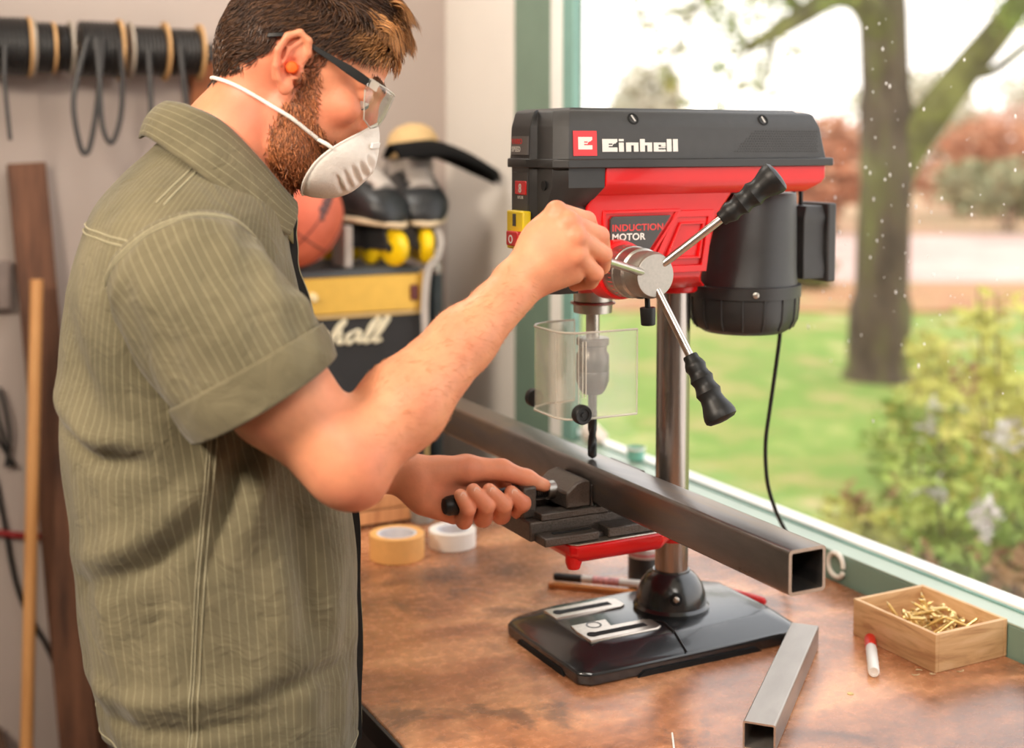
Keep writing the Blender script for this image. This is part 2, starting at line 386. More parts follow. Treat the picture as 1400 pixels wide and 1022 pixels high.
def limb(pts, r0, r1, m=m_moss):
    q = catmull(pts, 5); MB().tube([tl(p) for p in q], [r0 + (r1 - r0) * i / (len(q) - 1) for i in range(len(q))], 10).build('limb', m, tree)
limb([TP(1212, 262), TP(1232, 215), TP(1262, 170, -.1), TP(1310, 105, -.2), TP(1362, 40, -.3), TP(1420, -45, -.4)], 0.165, 0.085)
limb([TP(1205, 60), TP(1178, 8, -.2), TP(1140, -4, -.3), TP(1095, 22, -.5), TP(1060, 44, -.6), TP(1020, 66, -.7)], 0.12, 0.035)
limb([TP(1095, 22, -.5), TP(1062, -10, -.5), TP(1010, -40, -.5)], 0.05, 0.03)
limb([TP(1310, 105, -.2), TP(1352, 98, -.4), TP(1402, 60, -.5)], 0.04, 0.025)
m_leafg = leafmat('tree_leaf', (96, 116, 48), (134, 148, 66), (160, 140, 70))
tw = []
for x, y, r in [(1010, 62, .12), (985, 95, .10), (1040, 95, .09), (1055, 130, .07), (930, 20, .12), (890, 40, .08), (960, 10, .2), (1050, 10, .2), (1120, -30, .3), (1012, 120, .06), (1385, 20, .2), (1300, -40, .35), (940, 70, .07), (915, 110, .10), (985, 150, .08), (1045, 60, .12), (905, 75, .12), (1000, 30, .16), (935, 140, .06), (1080, 70, .08), (860, 15, .12), (1030, 120, .08)]:
    p = tl(TP(x, y, -.6)); tw.append((p, (r, r, r * 0.9)))
for pp in ([(1020, 66, -.7), (1000, 100, -.7), (985, 150, -.65)], [(1010, -40, -.5), (950, 10, -.6), (920, 75, -.6), (905, 130, -.6)], [(1055, 40, -.6), (1052, 90, -.6), (1040, 130, -.6)], [(950, 10, -.6), (890, 20, -.6), (855, 15, -.6)]): limb([TP(*q) for q in pp], 0.018, 0.006)
o = leaf_cloud('foliage', tree, tw, 1700, 0.032, m_leafg, 5); o['kind'] = 'stuff'
# trees and shrubs beyond the road
m_rust = leafmat('rust_leaf', (176, 110, 78), (198, 138, 104), (186, 154, 122))
m_pink = leafmat('bare_pink_shrub', (196, 160, 146), (214, 176, 156), (184, 152, 134))
m_dull = leafmat('dull_green', (140, 142, 104), (160, 160, 122), (180, 160, 124))
m_haze = leafmat('pale_far_tree', (196, 198, 170), (210, 206, 184), (216, 206, 190))  # leaf colours washed out to paint in distance haze
m_stem = mat('stem_brown', (96, 70, 52), 0.9)
def bush(name, label, cat, d, off, w, h, m, n, size, seed, group=None):
    t = thing(name, label, cat, G(d, off, GZ - 0.02), 0, group); g = random.Random(seed); blobs = []
    for i in range(7):
        blobs.append((Vector((g.uniform(-.35, .35) * w, g.uniform(-.3, .3) * w * .6, h * g.uniform(.25, .78))), (w * g.uniform(.2, .32), w * .22, h * g.uniform(.2, .3))))
    leaf_cloud('foliage', t, blobs, n, size, m, seed)['kind'] = 'stuff'
    s = MB()
    for i in range(5): s.tube([(g.uniform(-.1, .1) * w, 0, -0.02), (g.uniform(-.15, .15) * w, 0, h * .3), (g.uniform(-.35, .35) * w, g.uniform(-.1, .1) * w, h * .7)], [0.04 * h * .4, 0.03 * h * .4, 0.008], 6)
    s.build('stem', m_stem, t)['kind'] = 'stuff'
    return t
bush('rust_shrub', 'orange leaved shrub behind the drill motor across the road', 'shrub', 25, 6.1, 2.6, 2.3, m_rust, 2600, 0.13, 11)
bush('rust_shrub', 'orange leaved shrub right of the big tree trunk across the road', 'shrub', 31, 11.3, 4.6, 2.5, m_rust, 2600, 0.13, 12)
bush('rust_shrub', 'low rusty shrub far behind the drill column gap', 'shrub', 26, 2.6, 3.0, 1.9, m_rust, 2000, 0.13, 13)
bush('pink_shrub', 'pale pinkish bare shrub near the right edge across the road', 'shrub', 37, 15.4, 5.5, 3.4, m_pink, 2600, 0.13, 14)
bush('green_shrub', 'dull green shrub at far right edge across the road', 'shrub', 25.5, 9.6, 2.4, 1.5, m_dull, 1800, 0.12, 15)
bush('green_shrub', 'dull green shrub just left of the big tree trunk far away', 'shrub', 29.5, 8.0, 2.6, 2.3, m_pink, 1800, 0.12, 16)
bush('pale_tree', 'pale hazy tree far away above the drill cover', 'tree', 46, 4.6, 2.6, 4.4, m_haze, 2200, 0.22, 17)
bush('pale_tree', 'pale hazy tree far away right of the big trunk', 'tree', 48, 15.0, 6, 4.2, m_haze, 2600, 0.24, 18)
bush('pale_tree', 'pale hazy tree far away at the right edge of the window', 'tree', 58, 23.5, 7, 5.6, m_haze, 2600, 0.24, 19)
bush('dark_shrub', 'small dark green bush by the fallen leaves behind the motor', 'shrub', 15.2, 3.4, 0.9, 0.42, leafmat('dark_bush', (70, 82, 40), (96, 104, 52), (120, 96, 60)), 700, 0.05, 20)
# tall weeds close to the window
m_yel = leafmat('yellow_weed_leaf', (190, 178, 88), (180, 180, 92), (204, 182, 106))
m_grn = leafmat('green_weed_leaf', (128, 150, 74), (146, 164, 80), (168, 172, 92))
m_brn = leafmat('brown_seed_head', (120, 92, 62), (150, 116, 80), (172, 140, 104))
m_flw = leafmat('pale_flower', (196, 186, 180), (206, 200, 192), (186, 172, 172))
def weed(d, off, h, m, seed, label, flower=None, w=0.28):
    t = thing('garden_weed', label, 'plant', G(d, off, GZ), 0); g = random.Random(seed); s = MB(); blobs = []
    for i in range(5):
        x, y = g.uniform(-w, w), g.uniform(-w, w) * .6; hh = h * g.uniform(.7, 1)
        s.tube([(x * .3, y * .3, 0), (x * .7, y * .7, hh * .5), (x, y, hh)], [0.008, 0.006, 0.003], 5)
        for k in range(5): blobs.append(((x * (.4 + .15 * k), y * (.4 + .15 * k), hh * (.14 + .19 * k)), (0.13, 0.13, h * .11)))
    s.build('stem', m_stem, t)['kind'] = 'stuff'
    leaf_cloud('foliage', t, blobs, 800, 0.036, m, seed)['kind'] = 'stuff'
    if flower: leaf_cloud('flower_head', t, [((g.uniform(-w, w), 0, h * g.uniform(.75, 1.02)), (.05, .05, .07)) for i in range(4)], 120, 0.02, flower, seed + 50)['kind'] = 'stuff'
weeds = [(4.6, 1.78, 1.18, m_yel, 'tallest yellow weed outside at the right edge of the window', m_brn), (5.4, 2.0, .95, m_yel, 'yellow weed behind the tallest one outside', None),
         (4.3, 1.52, .72, m_grn, 'green weed with pale flowers outside above the screw box', m_flw), (3.9, 1.32, .5, m_grn, 'low green weed outside left of the pale flowers', m_brn),
         (3.75, 1.56, .55, m_brn, 'brown dried weed outside above the screw box', None), (3.45, 1.27, .36, m_brn, 'brown dead weed low behind the window sill', m_brn),
         (5.8, 1.90, .55, m_grn, 'low bushy weed outside below the tree trunk', m_flw), (4.9, 1.02, .2, m_yel, 'low yellow weed outside right of the hanging cord', m_flw), (3.1, 1.18, .26, m_grn, 'green weed just outside at the lower right corner', None),
         (6.4, 2.05, .62, m_yel, 'yellowish weed far right behind the other weeds outside', None), (4.75, 1.42, .42, m_yel, 'dense low yellow weed outside above the screw box', m_brn), (4.0, 1.60, .60, m_grn, 'green leafy weed outside at the right edge above the sill', m_flw), (6.9, 2.35, .8, m_yel, 'pale yellow bush of weeds outside right of the fallen branch', None)]
for i, (d, off, h, m, lab, fl) in enumerate(weeds): weed(d, off, h, m, 30 + i, lab, fl)
# fallen branch beside the trunk
fb = MB(); fb.tube([G(9.0, 2.75, GZ + .03), G(8.6, 3.0, GZ + .12), G(8.2, 3.05, GZ + .1), G(7.8, 2.95, GZ + .03)], [.03, .028, .02, .01], 7)
tag(fb.build('fallen_branch', m_stem), 'thin fallen branch lying on the lawn right of the tree', 'branch')
# ------------------------------------------------------------------ workbench
def bench_mat():
    m = bpy.data.materials.new('worn_bench_top'); m.use_nodes = True
    N = m.node_tree.nodes; L = m.node_tree.links; p = N['Principled BSDF']
    t = N.new('ShaderNodeTexCoord')
    def noise(scale, detail, dist=0.0, st=None, rough=0.6):
        mp = N.new('ShaderNodeMapping'); L.new(t.outputs['Object'], mp.inputs[0])
        if st: mp.inputs['Scale'].default_value = st
        n = N.new('ShaderNodeTexNoise'); n.inputs['Scale'].default_value = scale; n.inputs['Detail'].default_value = detail
        n.inputs['Distortion'].default_value = dist; n.inputs['Roughness'].default_value = rough; L.new(mp.outputs[0], n.inputs['Vector']); return n
    def ramp(src, stops):
        r = N.new('ShaderNodeValToRGB'); cr = r.color_ramp
        while len(cr.elements) < len(stops): cr.elements.new(0.5)
        for e, (pos, c) in zip(cr.elements, stops): e.position = pos; e.color = c if len(c) == 4 else lin(c)
        L.new(src, r.inputs[0]); return r
    def mixc(f, a, b, mode='MIX'):
        x = N.new('ShaderNodeMix'); x.data_type = 'RGBA'; x.blend_type = mode
        if isinstance(f, float): x.inputs[0].default_value = f
        else: L.new(f, x.inputs[0])
        L.new(a, x.inputs[6]); L.new(b, x.inputs[7]); return x.outputs[2]
    big = noise(3.6, 9, 0.5, (1.0, 1.5, 1.0), 0.6); fine = noise(60, 8, 0.1); grain = noise(9, 8, 0.2, (1.0, 9.0, 1.0))
    base = ramp(big.outputs['Fac'], [(0.32, (96, 64, 48)), (0.42, (148, 98, 68)), (0.52, (184, 124, 86)), (0.60, (216, 156, 112)), (0.70, (138, 94, 70))])
    f2 = ramp(fine.outputs['Fac'], [(0.32, (0.72, 0.70, 0.68, 1)), (0.5, (1, 1, 1, 1)), (0.72, (1.1, 1.08, 1.06, 1))])
    c1 = mixc(0.8, base.outputs[0], f2.outputs[0], 'MULTIPLY')
    g2 = ramp(grain.outputs['Fac'], [(0.4, (0.8, 0.78, 0.76, 1)), (0.6, (1.05, 1.05, 1.05, 1))])
    c2 = mixc(0.45, c1, g2.outputs[0], 'MULTIPLY')
    dk = noise(3.4, 10, 1.0, (1, .8, 1), 0.68); dkm = ramp(dk.outputs['Fac'], [(0.57, (0, 0, 0, 1)), (0.63, (1, 1, 1, 1))])
    blot = N.new('ShaderNodeRGB'); blot.outputs[0].default_value = lin((74, 58, 52))
    mu = N.new('ShaderNodeMath'); mu.operation = 'MULTIPLY'; mu.inputs[1].default_value = 0.6; L.new(dkm.outputs[0], mu.inputs[0])
    c3 = mixc(mu.outputs[0], c2, blot.outputs[0])
    # scratches: thin rings of voronoi-distorted wave
    w = N.new('ShaderNodeTexWave'); w.inputs['Scale'].default_value = 3.1; w.inputs['Distortion'].default_value = 14; w.inputs['Detail'].default_value = 2; w.inputs['Detail Scale'].default_value = 0.6; L.new(t.outputs['Object'], w.inputs['Vector'])
    wr = ramp(w.outputs['Fac'], [(0.0, (1, 1, 1, 1)), (0.012, (0, 0, 0, 1))])
    mu2 = N.new('ShaderNodeMath'); mu2.operation = 'MULTIPLY'; mu2.inputs[1].default_value = 0.10; L.new(wr.outputs[0], mu2.inputs[0])
    c4 = mixc(mu2.outputs[0], c3, blot.outputs[0]); L.new(c4, p.inputs['Base Color'])
    mr = N.new('ShaderNodeMapRange'); mr.inputs[3].default_value = 0.17; mr.inputs[4].default_value = 0.36; L.new(fine.outputs['Fac'], mr.inputs[0]); L.new(mr.outputs[0], p.inputs['Roughness'])
    b = N.new('ShaderNodeBump'); b.inputs['Strength'].default_value = 0.04; b.inputs['Distance'].default_value = 0.002; L.new(fine.outputs['Fac'], b.inputs['Height']); L.new(b.outputs[0], p.inputs['Normal'])
    p.inputs['Specular IOR Level'].default_value = 0.75
    return m
m_bench = bench_mat()
m_black = mat('black_paint', (30, 29, 28), 0.5, var=0.15)
m_darkwood = ramp_mat('dark_wood', [(0.3, (60, 42, 32)), (0.7, (92, 64, 46))], 0.7, scale=6, stretch=(1, 1, 8))
bench = thing('workbench', 'long brown worn workbench along the window with dark edge', 'workbench', (-0.06, -0.05, -0.9))
BL_ = lambda lo, hi: (tuple(a - b for a, b in zip(lo, bench.location)), tuple(a - b for a, b in zip(hi, bench.location)))
def bpart(name, lo, hi, m, bev=0.002): return MB().bb(*BL_(lo, hi)).build(name, m, bench, bevel=bev)
bpart('worktop', (-0.478, -1.0, -0.028), (0.3595, 0.80, 0.0), m_bench, 0.0025)
bpart('edge_strip', (-0.484, -1.0, -0.030), (-0.4785, 0.80, -0.001), m_black, 0.001)
bpart('apron', (-0.45, -0.98, -0.12), (0.33, 0.78, -0.0285), m_black)
for x in (-0.42, 0.30):
    for y in (-0.93, 0.73): bpart('leg', (x - .035, y - .035, -0.9), (x + .035, y + .035, -0.121), m_darkwood)
# flat-head screw let into the worktop
m_brass = mat('brass_zinc', (186, 160, 96), 0.3, 0.9, var=0.2, vscale=200)
sb = MB().lathe([(0.0042, -.003), (0.0042, 0.0006), (0.003, 0.0009), (0.0012, 0.0004)], tuple(Vector((0.085, -0.28, 0)) - bench.location), n=14); sb.build('countersunk_screw', m_brass, bench)
# ------------------------------------------------------------------ drill press (origin: foot of the column, on the bench)
m_cast = mat('black_cast', (34, 36, 38), 0.24, var=0.10, vscale=60, bump=0.015, bscale=300, spec=0.7, coat=0.3)
m_plast = mat('black_plastic', (44, 43, 43), 0.42, var=0.06, vscale=80, bump=0.10, bscale=900)
m_plast2 = mat('dark_grey_plastic', (58, 57, 57), 0.5, var=0.06, vscale=80, bump=0.25, bscale=1400)
m_red = mat('red_enamel', (214, 16, 20), 0.32, var=0.04, vscale=20, spec=0.4, coat=0.15)
m_steel = mat('bright_steel', (196, 190, 184), 0.30, 1.0, var=0.06, vscale=120)
m_satin = mat('satin_steel', (186, 180, 172), 0.36, 1.0, var=0.06, vscale=220, bump=0.05, bscale=600)
m_col = ramp_mat('column_steel', [(0.3, (150, 142, 138)), (0.7, (178, 170, 164))], 0.27, scale=60, stretch=(1, 1, 0.05), metal=1.0)
m_dksteel = mat('dark_steel', (86, 82, 80), 0.32, 0.9, var=0.12, vscale=150)
m_ground = mat('ground_iron', (196, 184, 172), 0.30, 0.9, var=0.08, vscale=140)
m_rubber = mat('black_rubber', (24, 24, 24), 0.45, var=0.08, vscale=90, spec=.4)
m_yel = mat('yellow_plastic', (236, 204, 20), 0.4, var=0.04)
m_whitep = mat('white_print', (228, 224, 218), 0.5, var=0.02)
m_redp = mat('red_print', (216, 58, 56), 0.45, var=0.03)
m_hole = mat('painted_recess_shade', (10, 10, 10), 0.8, var=0.05)  # black laid on uncut holes and slots to paint the shade inside
DP = thing('drill_press', 'red and black bench drill press standing on the workbench', 'drill press', (0, 0, 0))
# base casting
def chamfer(x0, x1, y0, y1, c): return [(x0 + c, y0), (x1 - c, y0), (x1, y0 + c), (x1, y1 - c), (x1 - c, y1), (x0 + c, y1), (x0, y1 - c), (x0, y0 + c)]
def ring(poly, z): return [(a, b, z) for a, b in poly]
b = MB()
b.loft([ring(chamfer(-.212, .150, -.112, .112, .014), 0.0), ring(chamfer(-.213, .151, -.113, .113, .014), .016), ring(chamfer(-.207, .145, -.108, .108, .016), .021), ring(chamfer(-.176, .126, -.084, .084, .026), .0365), ring(chamfer(-.172, .122, -.080, .080, .026), .038)])
base = b.build('base', m_cast, DP, bevel=0.003)
# feet steps along the skirt: black strips set proud as the shade of notches
n = MB()
for s in (-1, 1): n.prism([(-.13, -.001), (.075, -.001), (.063, .0075), (-.118, .0075)], 'y', s * .1135 - .0012, s * .1135 + .0012)
n.prism([(-.068, -.001), (.068, -.001), (.058, .0075), (-.058, .0075)], 'x', -.2142, -.2118)
n.build('skirt_notch_shade', m_hole, base, smooth=False)
for s in (-1, 1):
    pd = MB(); y = s * .047
    pd.prism([(-.172, y - .019), (-.066, y - .019), (-.056, y - .012), (-.056, y + .012), (-.066, y + .019), (-.172, y + .019)], 'z', .036, .0405)
    q = pd.build('slot_pad', m_ground, base, bevel=0.0015)
    MB().bb((-.160, y - .006, .0402), (-.074, y + .006, .0409)).build('slot', m_hole, base, smooth=False)
    MB().cyl((-.158, y + .001, .0385), (-.158, y + .001, .0412), .0075, n=18).build('slot_end', m_hole, base)
MB().prism([(-.172, -.030), (-.118, -.030), (-.112, -.004), (-.168, -.004)], 'z', .0375, .0402).build('pad_web', m_ground, base, bevel=0.001)
MB().lathe([(.011, .0385), (.011, .0399), (.0085, .0397), (.0085, .0392)], (-.138, -.016, .0008), n=22).build('drain_dimple', m_dksteel, base)
g = MB(); g.tube([(-.052, -.083, .039), (-.046, -.050, .0395), (-.058, -.035, .0395)], .0012, 6); g.tube([(-.05, -.112, .020), (-.05, -.083, .0385)], .0012, 6); g.build('rib_line', m_black, base)
# column flange and column
MB().lathe([(.054, .036), (.0545, .043), (.0505, .047), (.049, .060), (.0435, .075), (.034, .087), (.0265, .092), (.0262, .094), (.0238, .094)], n=44).build('column_flange', m_cast, DP)
fl = MB().lathe([(.009, -.003), (.009, .002), (.006, .003)], (-.022, -.044, .066), (-.45, -.9, .25), 16).build('flange_bolt_recess', m_hole, DP)
MB().lathe([(.0045, 0), (.0045, .005), (.003, .006)], (-.0225, -.045, .066), (-.45, -.9, .25), 6).build('flange_bolt', m_satin, DP)
MB().cyl((0, 0, .09), (0, 0, .60), .0236, n=48).build('column', m_col, DP)
# red work table on its arm
t = MB()
poly = [(-.210, -.076), (-.202, -.083), (-.07, -.083), (-.045, -.060), (-.02, -.040), (.026, -.036), (.026, .036), (-.02, .040), (-.045, .060), (-.07, .083), (-.202, .083), (-.210, .076)]
def shr(pl, k, cx=-.11): return [(cx + (a - cx) * k if a < -.19 else a, b * k) for a, b in pl]
t.loft([ring(shr(poly, .80), .150), ring(shr(poly, .93), .155), ring(poly, .164), ring(poly, .1765)])
wt = t.build('work_table', m_red, DP, bevel=0.002)
MB().prism(chamfer(-.208, -.062, -.080, .080, .006), 'z', .1764, .1785).build('table_top', m_ground, wt, bevel=0.0008)
k = MB(); k.lathe([(.001, -.014), (.008, -.012), (.011, -.004), (.011, .008)], (-.199, -.066, .155), n=16); k.build('table_boss', m_red, wt)
c = MB(); c.lathe([(.033, .140), (.034, .142), (.034, .184), (.033, .187), (.0242, .187)], n=36); c.build('table_collar', m_red, wt)
MB().lathe([(.004, 0), (.004, .016), (.008, .017), (.008, .026), (.006, .028)], (.0, -.033, .150), (0.1, -1, 0), 12).build('clamp_screw', m_black, wt)

# head: red housing and black front
FR = [(-.252, .038), (-.252, -.038), (-.2435, -.047), (-.2415, -.083), (-.2265, -.0985)]
FAR = [(-.252, .014), (-.238, .036), (-.222, .062), (-.202, .0985)]
def plan(front, xr, hw, xf=None):
    """closed plan outline: the faceted front, straight flanks of half-width hw, rear at xr"""
    f = [(x, y) for x, y in front]
    near = f + [(xr - .006, -hw), (xr, -hw + .006)]
    return [(x, -y) for x, y in near[1:]][::-1] + near[1:]
def fr(dx, sy): return [(x + dx, y * sy) for x, y in FR]
# black front of the head (narrows below the wide band)
bf = MB()
def bring(z, s, xr, inset=0.0, kk=1.0):
    f = [(-.250 + inset, -.036), (-.2425 + inset, -.045), (-.2405 + inset * .8, -.045 - .036 * s), (-.226 + inset * .6, -.045 - .052 * s), (xr, -.045 - .052 * s)]
    fa = [(-.250 + inset, .012), (-.236 + inset, .034), (-.220 + inset * .8, .034 + .022 * s), (-.200 + inset * .6, .045 + .052 * s), (xr, .045 + .052 * s)]
    return [(x, y, z) for x, y in fa[::-1]] + [(x, y, z) for x, y in f]
bf.loft([bring(.505, .35, -.192, .012), bring(.520, .45, -.193, .004), bring(.590, .50, -.189, .0), bring(.618, .56, -.186, 0), bring(.643, 1.0, -.173, 0), bring(.6685, 1.0, -.172, 0)])
front = bf.build('front_cover', m_plast, DP, bevel=0.0012)
MB().lathe([(.0062, 0), (.0062, .0015), (.0045, .0017)], (-.2425, -.0635, .6455), (-1, 0, 0), 18).build('screw_hole', m_hole, front)
# wide red band under the belt cover
def band(xf, xr, w, z, c=.006): return [(xf, -w, z), (xr - c, -w, z), (xr, -w + c, z), (xr, w - c, z), (xr - c, w, z), (xf, w, z)]
rbm = MB(); rbm.loft([band(-.18, .175, .086, .6325, .016), band(-.172, .186, .0965, .645), band(-.172, .190, .0985, .652), band(-.172, .190, .0985, .6685)])
head = rbm.build('head_housing', m_red, DP, bevel=0.0012)
lw = MB()
lw.loft([band(-.180, .022, .050, .503), band(-.196, .004, .066, .512), band(-.194, -.002, .074, .520), band(-.192, .010, .0765, .560), band(-.190, .020, .078, .600), band(-.187, .034, .0795, .620), band(-.180, .040, .086, .634)])
low = lw.build('lower_housing', m_red, DP, bevel=0.002)
MB().lathe([(.031, .492), (.033, .494), (.033, .53)], n=32).build('column_clamp', m_red, low)
MB().prism([(-.0085, .500), (.0085, .500), (.0085, .524), (-.0085, .524)], 'y', -.041, -.030).build('clamp_lug', m_red, low, bevel=.002)
MB().lathe([(.0032, 0), (.0032, .0012)], (0, -.0412, .509), (0, -1, 0), 12).build('clamp_hole', m_hole, low)
# raised frames on the red flank
NY = -.0795
fr_ = MB()
def frame(poly, w, y0, y1):
    cx = sum(p[0] for p in poly) / len(poly); cz = sum(p[1] for p in poly) / len(poly)
    inn = [(cx + (a - cx) * (1 - w), cz + (b_ - cz) * (1 - w)) for a, b_ in poly]
    k = len(poly); vs = [(a, y1, b_) for a, b_ in poly] + [(a, y1, b_) for a, b_ in inn] + [(a, y0, b_) for a, b_ in poly] + [(a, y0, b_) for a, b_ in inn]
    fs = []
    for i in range(k):
        j = (i + 1) % k; fs += [(i, j, k + j, k + i), (i, 2 * k + i, 2 * k + j, j), (k + i, k + j, 3 * k + j, 3 * k + i)]
    return vs, fs
fr_.add(*frame([(-.165, .612), (-.043, .612), (-.103, .532), (-.165, .532)], .10, -.076, NY - .0015))
fr_.add(*frame([(-.052, .610), (.010, .610), (-.002, .527), (-.094, .527)], .22, -.076, NY - .0010))
fr_.add(*frame([(-.045, .594), (-.006, .594), (-.012, .545), (-.068, .545)], .12, -.076, NY - .0018))
fr_.build('raised_frame', m_red, low, bevel=0.0008)
m_plate = mat('grey_sticker', (66, 64, 63), 0.5, var=0.05, vscale=60)
pl = MB().prism([(-.150, .6045), (-.061, .6045), (-.103, .5485), (-.154, .5485), (-.154, .6005)], 'y', NY - .0022, NY + .002).build('motor_plate', m_plate, DP)
text('INDUCTION', 'red_lettering', m_redp, pl, (-.1525, NY - .0023, .5855), (1, 0, 0), (0, 0, 1), .0122, 1.12, .00022)
text('MOTOR', 'white_lettering', m_whitep, pl, (-.1525, NY - .0023, .5735), (1, 0, 0), (0, 0, 1), .0122, 1.12, .00028)
# depth stop lug on the nose
MB().bb((-.186, -.088, .527), (-.148, -.070, .540)).build('stop_lug', m_red, low, bevel=.002)
MB().lathe([(.0042, 0), (.0042, .0015)], (-.168, -.0881, .5335), (0, -1, 0), 12).build('stop_screw', m_hole, low)

# belt cover
def cov(z, g, xr): 
    f = [(x - g * .6, y - (g if i > 1 else 0)) for i, (x, y) in enumerate(FR)][1:]
    near = f + [(xr - .004, -.0985 - g), (xr, -.0945 - g)]
    far = [(x - g * .6, y + (g if i > 0 else 0)) for i, (x, y) in enumerate(FAR)] + [(xr - .004, .0985 + g), (xr, .0945 + g)]
    return [(x, y, z) for x, y in far[::-1]] + [(x, y, z) for x, y in near]
lip = MB(); lip.loft([cov(.668, .0045, .197), cov(.669, .0055, .198), cov(.678, .0055, .198), cov(.6795, .004, .196)])
cover = lip.build('belt_cover', m_plast, DP, bevel=0.0008)
cv = MB(); cv.loft([cov(.679, -.001, .190), cov(.684, -.002, .189), cov(.719, -.004, .181), cov(.7215, -.005, .181), cov(.738, -.013, .176), cov(.7405, -.0165, .172), cov(.742, -.022, .166)])
body = cv.build('cover_shell', m_plast2, cover, bevel=0.0012)
tr = MB(); tr.loft([[(-.21, -.07, .741), (.160, -.07, .741), (.160, .07, .741), (-.21, .07, .741)], [(-.205, -.064, .745), (.155, -.064, .745), (.155, .064, .745), (-.205, .064, .745)]]); tr.build('cover_top', m_plast, cover, bevel=.001)
for x in (-.126, .083):
    MB().lathe([(.0075, -.002), (.0082, .0012), (.006, .0014), (.0055, -.001)], (x, -.0885, .7305), (0, -.9, .45), 18).build('cover_screw', m_hole, cover); MB().box((x, -.0898, .7312), (.0105, .0012, .0022), Matrix.Rotation(.9, 3, 'Y')).build('screw_slot', m_satin, cover)
# dimpled field at the rear half of the flank
dm = MB()
for i in range(44):
    for j in range(9):
        x = .172 - i * .0044 - (j % 2) * .0022; z = .6885 + j * .0034; y = -.0985 + .002 + (z - .684) / .035 * .002
        if x < .03 + (j * .004): continue
        dm.lathe([(.0011, 0), (.0008, .0004)], (x, y - .0002, z), (0, -1, 0), 5)
o = dm.build('grip_dimple', m_plast, cover, smooth=False); o['kind'] = 'stuff'
# logo block and block letters
LY = -.0970
def rects(name, m, at, w, h, R, parent=cover, t=.0004):
    q = MB()
    for poly in R:
        vs = []
        for yy in (0, -t):
            for a, b_ in poly:
                z = at[1] + b_ * h; vs.append((at[0] + a * w, LY + (z - .684) / .035 * .002 + yy, z))
        k = len(poly); fs = [tuple(range(k, 2 * k))] + [(i, (i + 1) % k, k + (i + 1) % k, k + i) for i in range(k)]
        q.add(vs, fs)
    return q.build(name, m, parent, smooth=False)
def R(x0, y0, x1, y1): return [(x0, y0), (x1, y0), (x1, y1), (x0, y1)]
rects('logo_square', mat('logo_red', (226, 60, 66), 0.5, var=0.02), (-.219, .6835), .0345, .0315, [R(0, 0, 1, 1)])
EL = [R(0, 0, .42, 1), R(.42, 0, 1, .34), [(.42, .64), (.9, .64), (.9, 1), (.42, 1)], [(.9, .70), (1, .76), (1, 1), (.9, 1)], R(.42, .44, .68, .54), [(.68, .54), (.68, .64), (.80, .64)]]
rects('logo_letter', m_whitep, (-.212, .6915), .0205, .0158, EL, t=.0008)
def shift(polys, dx, sc): return [[(dx + a * sc, b_) for a, b_ in p] for p in polys]
W_ = shift(EL, 0, .192)
W_ += [R(.212, 0, .275, .72), R(.212, .82, .275, 1)]
W_ += [R(.305, 0, .37, .72), R(.37, .50, .465, .72), R(.405, 0, .465, .5)]
W_ += [R(.487, 0, .55, 1), R(.55, .50, .645, .72), R(.583, 0, .645, .5)]
W_ += [R(.667, 0, .73, .72), R(.73, .54, .825, .72), R(.765, .40, .825, .54), R(.73, .28, .825, .38), R(.73, 0, .825, .17)]
W_ += [R(.842, 0, .905, 1), R(.925, 0, .99, 1)]
rects('brand_lettering', m_whitep, (-.1765, .6885), .1165, .0163, W_)
# front panel: badge, speed display, yellow switch
bx = -.2524
MB().bb((bx - .0004, -.0365, .6845), (bx + .003, .0085, .7085)).build('badge', mat('badge_grey', (112, 108, 106), 0.4, var=0.05), front)
text('VARIO', 'badge_red_lettering', m_redp, front, (bx - .0006, .0065, .6985), (0, -1, 0), (0, 0, 1), .0094, 1.02, .00025)
text('SPEED', 'badge_white_lettering', m_whitep, front, (bx - .0006, .0065, .6885), (0, -1, 0), (0, 0, 1), .0094, .92, .00025)
MB().bb((-.2508, -.034, .585), (-.2495, .008, .662)).build('front_panel', m_plate, front, bevel=.002)
MB().bb((-.2520, -.031, .6325), (-.2495, .000, .6505)).build('speed_display', mat('display_red', (214, 22, 26), 0.25, var=0.03), front, bevel=.001)
text('8', 'display_digit', m_whitep, front, (-.2523, -.0115, .6353), (0, -1, 0), (0, 0, 1), .0165, .9, .0001)
text('1/1.N', 'display_caption', m_whitep, front, (-.2510, -.006, .6272), (0, -1, 0), (0, 0, 1), .0055, 1.2, .0001)
sw = MB().bb((-.262, -.042, .562), (-.2495, .004, .612)).build('switch_box', m_yel, DP, bevel=.002)
MB().bb((-.2626, -.023, .592), (-.2615, -.014, .608)).build('switch_slot', m_dksteel, sw, bevel=.0004)
MB().bb((-.270, -.041, .567), (-.2615, -.010, .586)).build('stop_button', mat('stop_red', (190, 22, 24), 0.35, var=0.04), sw, bevel=.0015)
text('O', 'stop_mark', m_whitep, sw, (-.2704, -.0175, .5705), (0, -1, 0), (0, 0, 1), .015, 1.0, .0002)

